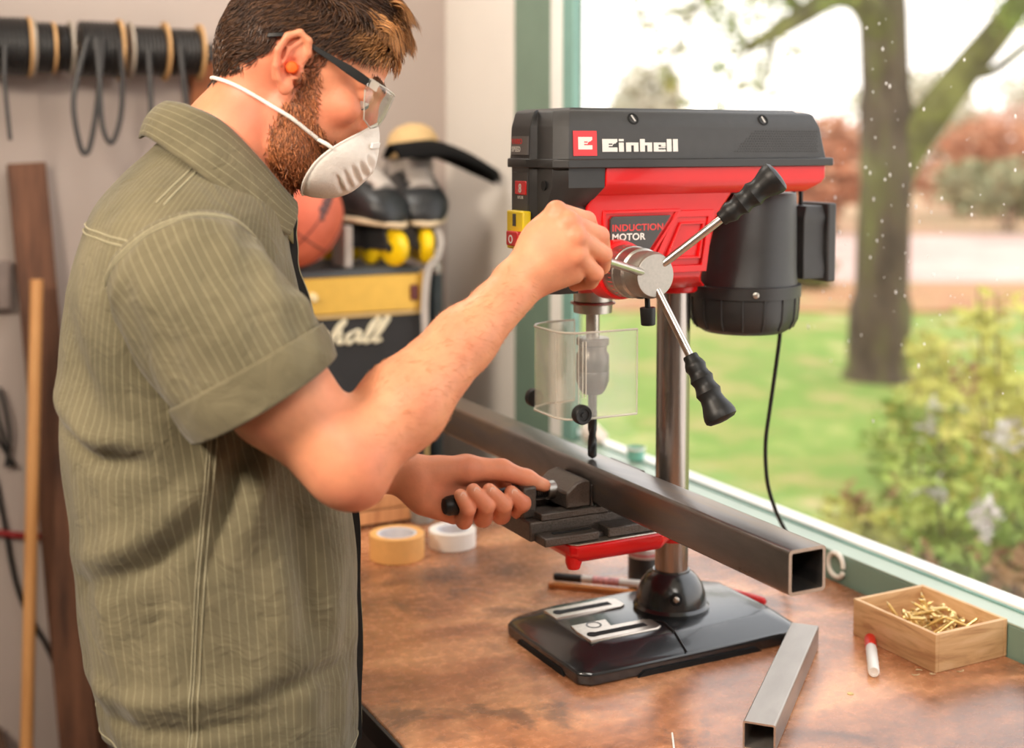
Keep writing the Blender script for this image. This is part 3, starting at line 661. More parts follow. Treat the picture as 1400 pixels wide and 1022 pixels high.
# feed hub with three levers
HX, HZ = -.146, .536
hub = MB().lathe([(.040, -.004), (.039, .018), (.0375, .026), (.034, .028)], (HX, -.072, HZ), (0, -1, 0), 40).build('feed_boss', m_red, DP)
MB().lathe([(.0325, 0), (.0335, .001), (.0335, .026), (.032, .027)], (HX, -.099, HZ), (0, -1, 0), 44).build('depth_ring', m_satin, DP)
MB().lathe([(.0322, 0), (.0322, .018), (.030, .020), (.027, .021)], (HX, -.1265, HZ), (0, -1, 0), 44).build('scale_ring', m_satin, DP)
gr = MB()
for i in range(36):
    a = 2 * PI * i / 36; gr.box((HX + .0336 * math.cos(a), -.119, HZ + .0336 * math.sin(a)), (.0006, .006 + .005 * (i % 5 == 0), .0006))
gr.build('scale_mark', m_redp, DP, smooth=False)['kind'] = 'stuff'
fh = MB().lathe([(.0290, 0), (.0295, .002), (.0295, .020), (.0275, .024), (.0268, .026), (.0268, .0275), (.0262, .028)], (HX, -.1465, HZ), (0, -1, 0), 48).build('feed_hub', mat('brushed_hub_steel', (182, 176, 168), .52, 1.0, var=.06, vscale=260), DP)
HC = Vector((HX, -.160, HZ)); tilt = math.radians(28)
for i, th in enumerate((45, 165, 285)):
    a = math.radians(th); d = Vector((math.cos(tilt) * math.cos(a), -math.sin(tilt), math.cos(tilt) * math.sin(a)))
    lv = MB().cyl(HC + d * .020, HC + d * .150, .0052, n=18).build('feed_lever', m_steel, DP)
    prof = [(.0085, .112), (.0095, .114), (.0095, .118), (.0120, .123), (.0135, .128), (.0115, .134), (.0125, .139), (.0150, .144), (.0128, .151), (.0138, .156), (.0162, .162), (.0140, .169), (.0152, .176), (.0190, .186), (.0205, .192), (.0200, .197), (.0160, .200), (.006, .2015)]
    MB().lathe([(r, z) for r, z in prof], HC, d, 28).build('lever_grip', m_rubber, lv)
kn = MB(); kn.lathe([(.0035, 0), (.0035, .014), (.0095, .0145), (.010, .016), (.0092, .036), (.008, .037)], (HX + .004, -.150, HZ - .028), (0.05, 0, -1), 20); kn.build('lock_knob', m_rubber, DP)

# spindle, chuck, bit
SX = -.132
sp = MB().lathe([(.0265, .508), (.0265, .489), (.0265, .486), (.0255, .4855), (.0300, .4845), (.0312, .4825), (.0300, .4815), (.0268, .4812), (.0262, .470), (.0225, .469), (.0095, .4685), (.0092, .430)], (SX, 0, 0), n=40).build('quill', m_satin, DP)
ch = MB().lathe([(.010, .436), (.021, .4355), (.0225, .434), (.0225, .426), (.0195, .424), (.0195, .416), (.0225, .412), (.0228, .392), (.0222, .390), (.0228, .389), (.0226, .376), (.0180, .364), (.0135, .358), (.0090, .357)], (SX, 0, 0), n=40).build('chuck', m_dksteel, DP)
bit = MB(); rings = []
for i in range(72):
    z = .268 + (.372 - .268) * i / 71; fl = z < .338; row = []
    for k in range(16):
        a = 2 * PI * k / 16; rr = .0062
        if fl:
            ph = a * 2 - (z - .268) / .020 * 2 * PI * .5; rr = .0064 - .0030 * max(0, math.cos(ph)) ** 1.5
        if i < 3: rr *= (.3, .65, .9)[i]
        row.append((SX + rr * math.cos(a), rr * math.sin(a), z))
    rings.append(row)
bit.loft(rings).build('drill_bit', mat('black_oxide_steel', (62, 64, 66), 0.28, 0.9, var=0.1), DP, angle=60)

# clear chuck guard
m_guard = clear_mat('clear_guard', (0.93, 0.93, 0.90), gloss=0.10, body=0.11, body_col=(240, 232, 220))
gd = [(-.126, .060), (-.170, .060), (-.196, .046), (-.206, .030), (-.206, -.030), (-.200, -.047), (-.186, -.055), (-.160, -.056), (-.096, -.056)]
gin = []
for i, (x, y) in enumerate(gd):
    a_ = Vector(gd[max(0, i - 1)]); b_ = Vector(gd[min(len(gd) - 1, i + 1)]); tt = (b_ - a_).normalized(); gin.append((x - tt.y * .0022, y + tt.x * .0022))
gq = MB(); n_ = len(gd)
for lo, hi in ((.337, .4515),):
    gq.loft([ring(gd + gin[::-1], lo), ring(gd + gin[::-1], hi)])
guard = gq.build('chuck_guard', m_guard, DP, smooth=False)
m_edge = mat('guard_edge', (238, 232, 220), 0.25, var=0.03)
m_edge.node_tree.nodes['Principled BSDF'].inputs['Transmission Weight'].default_value = 0.5
e = MB()
for z in (.337, .4515): e.tube([(x, y, z) for x, y in gd], .0016, 6)
for q in (gd[-1], gd[0]): e.tube([(q[0], q[1], .337), (q[0], q[1], .4515)], .0010, 6)
for q in (gd[4], gd[6]): e.tube([(q[0], q[1], .338), (q[0], q[1], .4505)], .0005, 6)
e.build('guard_rim', m_edge, guard)
sl = MB(); sl.tube([(-.181, -.0572, .366), (-.181, -.0572, .440), (-.176, -.0572, .440), (-.176, -.0572, .366)], .0007, 6, closed=True); sl.build('guard_slot', m_edge, guard)
def gknob(x, y, z, s):
    q = MB().lathe([(.0095, 0), (.0125, .001), (.0130, .004), (.0130, .011), (.0115, .013), (.0080, .0125), (.0075, .0105), (.0035, .0105), (.0030, .012)], (x, y, z), (0, s, 0), 26)
    q.build('guard_knob', m_rubber, guard)
gknob(-.186, -.057, .3455, -1); gknob(-.186, .061, .3455, 1)

# motor behind the column
mt = MB()
def circ(cx, cy, r, z, n=48, sq=0.0): return [(cx + r * math.cos(2 * PI * k / n), cy + r * math.sin(2 * PI * k / n), z) for k in range(n)]
mt.loft([circ(.122, 0, .0765, .494), circ(.1225, 0, .0755, .502), circ(.126, 0, .0715, .520), circ(.129, 0, .0690, .550), circ(.1335, 0, .0650, .590), circ(.1375, 0, .0610, .622), circ(.1385, 0, .0595, .628)])
motor = mt.build('motor', m_plast, DP)
fcv = MB(); fcv.lathe([(.040, .4265), (.058, .4285), (.0705, .436), (.0765, .450), (.0780, .466), (.0782, .480), (.0815, .4805), (.0818, .497), (.0790, .4985)], (.122, 0, 0), n=56)
fcov = fcv.build('fan_cover', m_plast, motor)
rbs = MB()
for i in range(16):
    a = 2 * PI * (i + .3) / 16; ca, sa = math.cos(a), math.sin(a)
    rbs.tube([(.122 + r * ca, r * sa, z) for r, z in ((.0783, .480), (.0778, .462), (.0762, .448), (.0700, .4355))], .0018, 6)
rbs.build('cooling_rib', m_plast, motor)['kind'] = 'stuff'
MB().lathe([(.0045, 0), (.0045, .002), (.003, .0028)], (.122 - .035, -.0735, .4885), (-.43, -.9, 0), 12).build('fan_cover_screw', m_satin, motor)
MB().lathe([(.02, .627), (.02, .640)], (.1385, 0, 0), n=20).build('motor_shaft_boss', m_dksteel, motor)
cb = MB(); cb.loft([[(.206, -.030, .501), (.244, -.030, .501), (.244, .030, .501), (.206, .030, .501)], [(.205, -.031, .512), (.246, -.031, .512), (.246, .031, .512), (.205, .031, .512)], [(.207, -.028, .540), (.246, -.028, .540), (.246, .028, .540), (.207, .028, .540)], [(.207, -.028, .580), (.246, -.028, .580), (.246, .028, .580), (.207, .028, .580)], [(.205, -.031, .592), (.246, -.031, .592), (.246, .031, .592), (.205, .031, .592)], [(.213, -.026, .608), (.244, -.026, .608), (.244, .026, .608), (.213, .026, .608)]])
cap_ = cb.build('capacitor_box', m_plast2, DP, bevel=.0015)
MB().bb((.246, -.036, .496), (.262, .036, .612)).build('box_lid', m_plast2, cap_, bevel=.003)
cs = MB()
for x in (.211, .224): cs.cyl((x, 0, .606), (x, 0, .634), .0035, n=10)
cs.build('box_post', m_black, cap_)
# power cord hanging down to the bench
cp = catmull([(.178, -.010, .432), (.189, 0, .418), (.194, .015, .365), (.196, .03, .300), (.197, .04, .250), (.203, .046, .205), (.213, .05, .168), (.235, .056, .125), (.262, .064, .085), (.292, .10, .04), (.300, .17, .0085), (.290, .30, .0055), (.300, .46, .0055)], 6)
MB().tube(cp, .0031, 10).build('power_cord', m_rubber, DP)

# ------------------------------------------------------------------ machine vise on the table
m_iron = mat('hammered_iron', (86, 78, 72), 0.30, 0.55, var=0.25, vscale=420, bump=0.5, bscale=520)
VS = thing('machine_vise', 'dark hammered iron machine vise clamped on the red drill table', 'vise', (-.15, 0, .1786))
def vb(name, lo, hi, m=m_iron, bev=.002, par=None): 
    return MB().bb((lo[0] + .15, lo[1], lo[2] - .1786), (hi[0] + .15, hi[1], hi[2] - .1786)).build(name, m, par or VS, bevel=bev)
vbody = vb('vise_body', (-.252, -.044, .1788), (-.030, .044, .2050), bev=.0025)
vb('side_rail', (-.236, -.0455, .2045), (-.060, -.022, .2140), bev=.0015); vb('side_rail', (-.236, .022, .2045), (-.060, .0455, .2140), bev=.0015)
for s in (-1, 1):
    lo, hi = sorted((s * .044, s * .074))
    fl = MB(); y0, y1 = lo, hi
    fl.bb((-.246 + .15, lo, .1788 - .1786), (-.164 + .15, hi, .1905 - .1786)); fl.build('clamp_flange', m_iron, VS, bevel=.002)
    vb('flange_slot', (-.226, s * .058 - .0035, .1900), (-.168, s * .058 + .0035, .1912), m_hole, 0)
    vb('clamp_flange', (-.150, lo, .1788), (-.075, hi, .1925), bev=.002)
    vb('flange_bolt', (-.163, s * .057 - .006, .1787), (-.151, s * .057 + .006, .1860), m_dksteel, .001)
vb('screw_block', (-.252, -.026, .2045), (-.232, .026, .2470), bev=.003)
jw = MB(); jw.prism([(-.045, .2145 - .1786), (-.0075, .2145 - .1786), (-.0075, .2480 - .1786), (-.016, .2520 - .1786), (-.030, .2480 - .1786), (-.045, .236 - .1786)], 'y', -.040, .040); jw.build('moving_jaw', m_iron, VS, bevel=.0025)
vb('jaw_plate', (-.1585, -.042, .2150), (-.1555, .042, .2440), m_dksteel, .0008)
vb('jaw_plate', (-.1045, -.042, .2150), (-.1015, .042, .2500), m_dksteel, .0008)
vb('fixed_jaw', (-.1015, -.044, .2045), (-.072, .044, .2540), bev=.004)
MB().cyl((-.252 + .15, 0, .232 - .1786), (-.190 + .15, 0, .232 - .1786), .0085, n=18).build('vise_screw', m_satin, VS)
th = MB()
for i in range(12): th.lathe([(.0085, -.0014), (.0102, 0), (.0085, .0014)], (-.228 + .15 + i * .003, 0, .232 - .1786), (1, 0, 0), 18)
th.build('screw_thread', m_dksteel, VS)['kind'] = 'stuff'
MB().lathe([(.0115, 0), (.0125, .001), (.0125, .012), (.0115, .013)], (-.205 + .15, 0, .232 - .1786), (1, 0, 0), 22).build('screw_collar', m_satin, VS)
hd = MB().lathe([(.004, 0), (.0100, .002), (.0126, .007), (.0132, .015), (.0120, .030), (.0110, .075), (.0116, .092), (.0090, .096), (.0075, .098), (.0075, .106)], (-.358 + .15, -.002, .2295 - .1786), (1, 0, .03), 24).build('vise_handle', m_rubber, VS)

# ------------------------------------------------------------------ the square tube being drilled
def tube_mat(name, stops, rough): return ramp_mat(name, stops, rough, scale=14, stretch=(1, .25, 1), detail=8, dist=.6, metal=.9, bump=.05, rough_var=.08)
m_mill = tube_mat('mill_scale_steel', [(0.3, (108, 104, 103)), (0.5, (134, 128, 125)), (0.62, (152, 136, 120)), (0.75, (122, 118, 117))], 0.30)
m_cut = mat('cut_steel', (176, 158, 144), 0.4, 0.6, var=0.1, vscale=300)
def square_tube(name, label, L, w, h, t, m, loc, rz, group=None):
    root = thing(name, label, 'steel tube', loc, rz, group)
    def rr(a, b, r, n=4):
        out = []
        for cx, cz, s in ((a - r, b - r, 0), (-a + r, b - r, 1), (-a + r, -b + r, 2), (a - r, -b + r, 3)):
            for k in range(n + 1):
                an = PI / 2 * (s + k / n); out.append((cx + r * math.cos(an), cz + r * math.sin(an)))
        return out
    o = rr(w / 2, h / 2, t * 1.3); i = rr(w / 2 - t, h / 2 - t, t * .6); k = len(o); q = MB(); z0 = h / 2
    R4 = [[(x, -L / 2, z + z0) for x, z in o], [(x, L / 2, z + z0) for x, z in o], [(x, L / 2, z + z0) for x, z in i], [(x, -L / 2, z + z0) for x, z in i]]
    q.loft(R4[:2], caps=False); q.loft([R4[2], R4[3]], caps=False)
    q.build('wall', m, root)
    for y in (-L / 2, L / 2):
        s = -1 if y < 0 else 1; e = MB()
        e.loft([[(x, y, z + z0) for x, z in o], [(x, y + s * .0005, z + z0) for x, z in o], [(x, y + s * .0005, z + z0) for x, z in i], [(x, y, z + z0) for x, z in i]], caps=False)
        e.build('cut_end', m_cut, root, smooth=False)
    return root
square_tube('square_steel_tube', 'long dark square steel tube clamped in the vise under the drill bit', .96, .050, .050, .0038, m_mill, (-.130, .032, .2171), 0)
m_raw = ramp_mat('raw_grey_steel', [(0.3, (132, 124, 116)), (0.55, (158, 150, 142)), (0.75, (120, 112, 104))], .36, scale=10, stretch=(1, .3, 1), detail=7, metal=.7, rough_var=.08)
square_tube('square_steel_tube', 'short bright grey steel tube offcut lying on the bench by the drill base', .335, .038, .033, .0022, m_raw, (.008, -.243, 0.0003), -math.radians(48.5))
# ------------------------------------------------------------------ small things on the bench
m_pine = ramp_mat('pale_oak', [(0.3, (168, 122, 80)), (0.48, (208, 166, 118)), (0.62, (222, 184, 138)), (0.75, (176, 130, 90))], 0.55, scale=7, stretch=(1.2, 1.2, 9), detail=7, dist=.8)
bxx = thing('wooden_box', 'small open wooden box full of screws on the bench below the window', 'box', (.2940, -.203, 0.0002))
bw, bl, bh, bt = .066, .079, .052, .006
def xb(name, lo, hi): return MB().bb(lo, hi).build(name, m_pine, bxx, bevel=.0008)
xb('side', (-bw, -bl, 0), (-bw + bt, bl, bh)); xb('side', (bw - bt, -bl, 0), (bw, bl, bh))
xb('end', (-bw + bt, -bl, 0), (bw - bt, -bl + bt, bh)); xb('end', (-bw + bt, bl - bt, 0), (bw - bt, bl, bh)); xb('bottom', (-bw + bt, -bl + bt, 0), (bw - bt, bl - bt, .006))
# screws
m_zinc = mat('yellow_zinc', (232, 206, 146), 0.30, 0.8, var=0.2, vscale=300)
def make_screw(L=.045):
    r = thing('wood_screw', 'yellow zinc wood screw lying in the pile in the small wooden box', 'screw', (0, 0, 0), 0, 'screws in the wooden box')
    MB().lathe([(.0004, 0), (.0050, .0004), (.0052, .0010), (.0024, .0046), (.0021, .006)], (0, 0, 0), n=14).build('head', m_zinc, r)
    MB().lathe([(.0021, -.0002), (.0021, .0007), (.0004, .0007)], (0, 0, -.0004), n=6).build('drive_recess', m_hole, r)
    q = MB(); pr = [(.0018, .005)]; z = .012
    while z < L - .006: pr += [(.0017, z), (.0027, z + .0010), (.0017, z + .0020)]; z += .0021
    pr += [(.0012, L - .005), (.0003, L)]
    q.lathe(pr, n=10); q.build('shank', m_zinc, r); return r
sc0 = make_screw(); rs = random.Random(11); first = True
floor_z = .0075
for i in range(46):
    lay = i // 12; x = .2940 + rs.uniform(-.040, .040); y = -.203 + rs.uniform(-.060, .030)
    th = rs.uniform(0, 2 * PI); tiltz = rs.uniform(-.25, .35) + (.35 if lay == 2 else 0)
    ux, uy = math.cos(th), math.sin(th); d = Vector((ux * math.cos(tiltz), uy * math.cos(tiltz), math.sin(tiltz)))
    L = .045
    # keep both ends inside the box
    hx = min(max(x - d.x * L / 2, .2940 - bw + .012), .2940 + bw - .012); hy = min(max(y - d.y * L / 2, -.203 - bl + .012), -.203 + bl - .012)
    ex = min(max(hx + d.x * L, .2940 - bw + .009), .2940 + bw - .009); ey = min(max(hy + d.y * L, -.203 - bl + .009), -.203 + bl - .009)
    hx, hy = ex - d.x * L, ey - d.y * L
    hx = min(max(hx, .2940 - bw + .011), .2940 + bw - .011); hy = min(max(hy, -.203 - bl + .011), -.203 + bl - .011)
    hz = floor_z + .0045 + lay * .0095 + max(0, -math.sin(tiltz) * L)
    rot = d.to_track_quat('Z', 'Y').to_euler()
    if i == 0: sc0.location = (hx, hy, hz); sc0.rotation_euler = rot
    else: dup(sc0, (hx, hy, hz), rot)
dup(sc0, (.297, -.186, .060), Vector((-.10, -.16, -1)).to_track_quat('Z', 'Y').to_euler(), 'yellow screw standing head up out of the pile in the wooden box')
dup(sc0, (.316, -.236, .046), Vector((-.55, .35, -.45)).to_track_quat('Z', 'Y').to_euler(), 'screw leaning head up toward the window side of the wooden box')

def marker(name, label, capc, p0, p1, r=.0062, cap_first=True, band=None):
    p0 = Vector(p0); p1 = Vector(p1); d = (p1 - p0); L = d.length
    t = thing(name, label, 'marker', tuple(p0)); d.normalize()
    MB().lathe([(r * .9, L * .3), (r, L * .31), (r, L - .002), (r * .85, L), (r * .55, L), (r * .5, L - .001)], (0, 0, 0), d, 22).build('barrel', m_whitep, t)
    MB().lathe([(r * .75, 0), (r, .002), (r * 1.04, .004), (r * 1.04, L * .3), (r * .9, L * .302)], (0, 0, 0), d, 22).build('cap', capc, t)
    if band: MB().lathe([(r * 1.003, L * .42), (r * 1.012, L * .425), (r * 1.012, L * .70), (r * 1.003, L * .705)], (0, 0, 0), d, 22).build('print_band', band, t)
    return t
m_redcap = mat('marker_red', (222, 34, 24), 0.35, var=0.03)
marker('felt_marker', 'white marker with red cap lying on the bench in front of the wooden box', m_redcap, (.225, -.162, .0078), (.146, -.256, .0078), .0075)
marker('felt_marker', 'white marker with black cap lying on a flat pencil behind the drill base', m_black, (-.052, .252, .0150), (.058, .150, .0150), .0062, band=mat('label_print', (214, 150, 150), 0.5, var=0.5, vscale=160))
pc = thing('carpenter_pencil', 'flat orange wooden carpenter pencil under the black capped marker', 'pencil', (0, .19, 0.0002), -.76)
MB().prism([(-.086, -.006), (.070, -.006), (.084, -.001), (.084, .001), (.070, .006), (-.086, .006)], 'z', 0, .0078).build('body', mat('pencil_orange', (206, 132, 70), 0.5), pc, bevel=.001)
MB().bb((.083, -.0008, .003), (.090, .0008, .005)).build('lead', m_black, pc)
jr = thing('paint_jar', 'small black jar with white lid on the bench behind the drill column', 'jar', (.075, .185, 0))
MB().lathe([(.024, 0.0003), (.026, .002), (.026, .050), (.0245, .053)], n=32).build('jar_body', mat('jar_black', (52, 46, 42), 0.4), jr)
MB().lathe([(.0262, .050), (.0268, .051), (.0268, .064), (.024, .0665), (.010, .067)], n=32).build('lid', mat('jar_lid', (224, 206, 198), 0.5, var=0.12, vscale=50), jr)
MB().lathe([(.0270, .054), (.0272, .0545), (.0272, .0575), (.0270, .058)], n=32).build('lid_stripe', mat('pink_stripe', (214, 120, 120), 0.5), jr)
pk = thing('red_tool', 'red plastic handled tool lying behind the right end of the drill base', 'tool', (.165, .058, .004), -1.18)
m_redh = mat('red_handle', (196, 24, 30), 0.35, var=0.05)
MB().tube(catmull([(-.05, .006, .003), (-.02, .008, .004), (.015, .006, .005), (.042, .004, .004)], 4), [.0045] * 4 + [.006] * 4 + [.0062] * 4 + [.004], 10).build('handle', m_redh, pk)
MB().tube(catmull([(-.05, -.006, .001), (-.02, -.010, .001), (.015, -.010, .001), (.040, -.012, .001)], 4), [.004] * 4 + [.005] * 8 + [.003], 10).build('handle', m_redh, pk)
MB().lathe([(.008, -.003), (.008, .006)], (-.054, 0, 0.001), n=14).build('pivot', m_dksteel, pk)
MB().prism([(-.085, -.002), (-.056, -.007), (-.056, .007), (-.085, .002)], 'z', -.001, .005).build('jaw', m_dksteel, pk)
def tape(name, label, x, y, ro, ri, h, m, mc):
    t = thing(name, label, 'tape roll', (x, y, 0.0003))
    q = MB(); n = 48
    q.lathe([(ri + .004, .0), (ro - .001, .0), (ro, .001), (ro, h - .001), (ro - .001, h), (ri + .0042, h), (ri + .004, h - .0005)], n=n, caps=False); q.build('tape', m, t)
    MB().lathe([(ri, 0), (ri + .004, 0), (ri + .0041, h - .0008), (ri, h - .0008), (ri, 0)], n=n, caps=False).build('core', mc, t)
m_core = mat('white_card_core', (214, 212, 216), 0.7, var=0.04)
tape('tape_roll', 'tan masking tape roll lying flat on the bench', -.218, .50, .0465, .030, .042, mat('tan_tape', (226, 168, 98), 0.55, var=0.05, vscale=60), m_core)
tape('tape_roll', 'white tape roll lying behind the tan tape under the fist', -.108, .515, .041, .026, .030, mat('white_tape', (236, 228, 218), 0.5, var=0.03), m_core)
ct = thing('wooden_crate', 'low wooden crate at the far end of the bench beside the glass', 'crate', (-.26, .725, .0003))
m_crate = ramp_mat('crate_wood', [(0.3, (168, 112, 70)), (0.7, (206, 150, 100))], .6, scale=8, stretch=(8, 1, 1))
for s in (-1, 1):
    MB().bb((-.17, s * .042 - .005, .006), (.17, s * .042 + .005, .030)).build('slat', m_crate, ct, bevel=.001); MB().bb((-.17, s * .042 - .005, .034), (.17, s * .042 + .005, .058)).build('slat', m_crate, ct, bevel=.001)
    MB().bb((s * .164 - .006, -.036, 0), (s * .164 + .006, .036, .058)).build('end_board', m_crate, ct, bevel=.001)
MB().bb((-.158, -.037, 0.001), (.158, .037, .006)).build('bottom_board', m_darkwood, ct)
gl = thing('drinking_glass', 'small clear glass on the bench behind the tan tape roll', 'glass', (-.098, .67, .0003))
MB().lathe([(.0, .003), (.019, .003), (.021, .006), (.0235, .048), (.0250, .048), (.0225, .002), (.020, 0), (.0, 0)], n=32, caps=False).build('bowl', clear_mat('tumbler_glass', (.82, .82, .80), gloss=.12, body=.12), gl)
MB().lathe([(.0005, .0035), (.0185, .0035), (.0215, .028), (.0005, .028)], n=24).build('contents', mat('grey_contents', (120, 112, 104), .6), gl)
rg = MB(); rg.tube([(.3555 + .004 * math.sin(a * .5), .062 - .020 * math.cos(a), .0275 + .0190 * math.sin(a)) for a in [k / 30 * 2 * PI * .93 for k in range(31)]], .0040, 8)
tag(rg.build('curled_strip', mat('white_strip', (226, 220, 208), .5, var=.03)), 'white curled plastic ring leaning on the sill by the end of the long tube', 'ring')
st = MB(); st.tube([(-.182, -.272, .0012), (-.194, -.292, .0012), (-.214, -.325, .0012)], .0013, 6)
tag(st.build('white_stick', m_whitep), 'thin white stick lying on the bench at the bottom edge of the photo', 'stick')
cl = MB(); rings = []
for i in range(10):
    t_ = i / 9; r_ = .035 * math.sin(PI * min(1, .12 + t_ * .88)) ** .6 * (1 - .3 * t_) + .002
    rings.append([(.405 + .6 * r_ * math.cos(a) * (1 + .2 * math.sin(3 * a + i)), .90 + 1.4 * r_ * math.sin(a) * (1 + .15 * math.cos(4 * a + i * .7)), .0505 + .045 * t_) for a in [2 * PI * k / 20 for k in range(20)]])
cl.loft(rings); tag(cl.build('white_rag', mat('rag_white', (226, 214, 204), .9, var=.06), angle=80), 'crumpled white rag on the far end of the window sill behind the chuck guard', 'rag')
tbx = thing('teal_tub', 'small teal plastic tub on the window sill behind the chuck guard', 'tub', (.40, .72, .0505))
MB().lathe([(.012, 0), (.016, .001), (.019, .026), (.0175, .026), (.015, .004), (.001, .004)], n=24, caps=False).build('tub_body', mat('teal_plastic', (120, 186, 168), .45), tbx)
MB().lathe([(.0192, .022), (.0205, .0225), (.0205, .0265), (.0192, .027)], n=24, caps=False).build('tub_rim', m_whitep, tbx)
# a few wood shavings by the box
for i, (x, y) in enumerate([(.215, -.268), (.222, -.285), (.20, -.275), (.262, -.292)]):
    s = MB(); s.tube([(x + .004 * math.cos(a * 1.3 + i), y + .004 * math.sin(a + i), .0010 + .0006 * a) for a in [k * .5 for k in range(7)]], .0007, 5)
    tag(s.build('wood_shaving', mat('shaving', (214, 190, 150), .7)), 'tiny pale wood shaving on the bench in front of the wooden box', 'shaving', 'shavings by the wooden box')

# ------------------------------------------------------------------ far left: wall rack with cable reels, planks, broom
m_flange = mat('plywood_flange', (196, 152, 100), .6, var=.1)
m_greyfl = mat('grey_flange', (158, 146, 132), .5, var=.06)
m_cable = mat('black_cable', (26, 24, 24), .45, var=.1)
m_cableg = mat('grey_cable', (52, 50, 50), .45, var=.1)
RY, RZ = 1.485, .905
rod = thing('wall_rod', 'steel rod on wall brackets carrying the cable reels', 'rod', (-.52, RY, RZ))
MB().cyl((-.36, 0, 0), (.27, 0, 0), .008, n=12).build('bar', m_dksteel, rod)
for x in (-.34, .255): MB().bb((x - .006, -.008, -.02), (x + .006, .084, .02)).build('bracket', m_dksteel, rod)
def reel(x0, x1, rp, label, fl0, fl1, tails, mfl0=None, mfl1=None):
    cx = (x0 + x1) / 2; t = thing('cable_reel', label, 'cable reel', (cx, RY, RZ), 0, 'cable reels on the wall rod'); w = (x1 - x0) / 2
    MB().lathe([(.012, -w), (.012, w)], (0, 0, 0), (1, 0, 0), 20).build('core', m_flange, t)
    q = MB(); nt = max(3, int(2 * w / .0085)); prof = []
    for i in range(nt):
        zc = -w + (i + .5) * 2 * w / nt; prof += [(rp - .003, zc - w / nt * .9), (rp, zc), (rp - .003, zc + w / nt * .9)]
    q.lathe([(.012, -w + .001)] + prof + [(.012, w - .001)], (0, 0, 0), (1, 0, 0), 40); q.build('cable_winding', m_cable, t)
    for s, rf, mm in ((-1, fl0, mfl0), (1, fl1, mfl1)):
        if rf: MB().lathe([(.009, -.003), (rf, -.003), (rf, .003), (.009, .003)], (s * (w + .0035), 0, 0), (1, 0, 0), 40).build('flange', mm or m_flange, t)
    for path, r in tails:
        MB().tube([Vector(p) - Vector((cx, 0, 0)) for p in catmull(path, 8)], r, 8).build('cable_tail', m_cableg, t)
F_ = -.058
reel(-.755, -.668, .064, 'fat black cable reel at the left end of the wall rod', 0, .066, [([(-.720, -.066, .0), (-.722, -.068, -.08), (-.714, -.066, -.20)], .0045)])
reel(-.653, -.618, .056, 'narrow black cable reel with pale left flange on the wall rod', .062, .056, [], m_greyfl)
reel(-.606, -.582, .052, 'thin black cable reel between two small flanges on the wall rod', 0, .060, [], None, m_greyfl)
reel(-.560, -.478, .062, 'black cable reel with hanging loops of loose cable', 0, .068,
     [([(-.552, -.064, .02), (-.575, -.068, -.06), (-.585, -.068, -.13), (-.572, -.068, -.215), (-.556, -.068, -.222), (-.540, -.068, -.15), (-.528, -.068, -.06), (-.520, -.064, .02)], .0058),
      ([(-.534, -.066, .02), (-.530, -.073, -.08), (-.526, -.073, -.17), (-.508, -.073, -.205), (-.488, -.073, -.15), (-.482, -.073, -.06), (-.486, -.066, .02)], .0055)])
reel(-.448, -.378, .055, 'black cable reel with one short straight cable end hanging', .063, .066, [([(-.422, -.057, 0), (-.420, -.059, -.08), (-.419, -.059, -.165)], .0062)], m_greyfl)
reel(-.362, -.300, .053, 'black cable reel at the right end of the wall rod by the brown board', 0, .064, [([(-.352, -.055, .01), (-.348, -.058, -.05), (-.341, -.058, -.12)], .0062)])
m_brn2 = ramp_mat('brown_board', [(0.3, (138, 76, 38)), (0.7, (168, 98, 52))], .6, scale=5, stretch=(1, 1, .2))
bd = MB(); bd.prism([(-.302, .60), (-.14, .60), (-.14, .893), (-.262, .893), (-.288, .885), (-.300, .865)], 'y', 1.545, 1.568)
tag(bd.build('hanging_board', m_brn2, bevel=.004), 'orange brown wooden board on the back wall behind the neck', 'board')
m_plank = ramp_mat('old_plank', [(0.3, (66, 42, 30)), (0.5, (104, 68, 48)), (0.7, (128, 86, 62))], .75, scale=5, stretch=(6, 6, .6), detail=8)
def leaning(name, label, cat, top, bot, w, th, m):
    top = Vector(top); bot = Vector(bot); d = top - bot; L = d.length; q = d.to_track_quat('Z', 'Y'); X = Vector((1, 0, 0)); Zd = d.normalized()
    X = (X - Zd * X.dot(Zd)).normalized(); Y = Zd.cross(X); b_ = MB(); vs = []
    for s in (bot, top):
        for a_, c_ in ((-1, -1), (1, -1), (1, 1), (-1, 1)): vs.append(s + X * a_ * w / 2 + Y * c_ * th / 2)
    b_.loft([vs[:4], vs[4:]]); return tag(b_.build(name, m, bevel=.002), label, cat)
leaning('old_plank', 'broad old brown plank leaning on the wall behind the man', 'plank', (-.668, 1.545, .655), (-.588, 1.42, -.897), .080, .024, m_plank)
leaning('old_plank', 'second dark plank leaning close behind the broad plank', 'plank', (-.640, 1.556, .30), (-.545, 1.46, -.897), .065, .018, m_plank)
br = thing('broom', 'broom with light wooden stick and red socket leaning by the planks', 'broom', (-.735, 1.36, -.9))
m_stick = ramp_mat('broom_stick', [(0.3, (196, 138, 82)), (0.7, (218, 162, 104))], .5, scale=6, stretch=(6, 6, .5))
MB().tube([(.016, .02, .28), (.044, .055, .80), (.071, .09, 1.306)], .0135, 14).build('stick', m_stick, br)
MB().tube([(.006, .008, .12), (.016, .02, .30)], [.022, .017], 16).build('socket', m_red, br)
MB().bb((-.14, -.03, .085), (.15, .035, .125)).build('broom_head', m_red, br, bevel=.008)
bs = MB(); rr_ = random.Random(4)
for i in range(90):
    x, y = rr_.uniform(-.13, .14), rr_.uniform(-.025, .03); bs.tube([(x, y, .086), (x * 1.06, y * 1.3, .002)], [.003, .004], 5)
bs.build('bristle', m_darkwood, br)['kind'] = 'stuff'
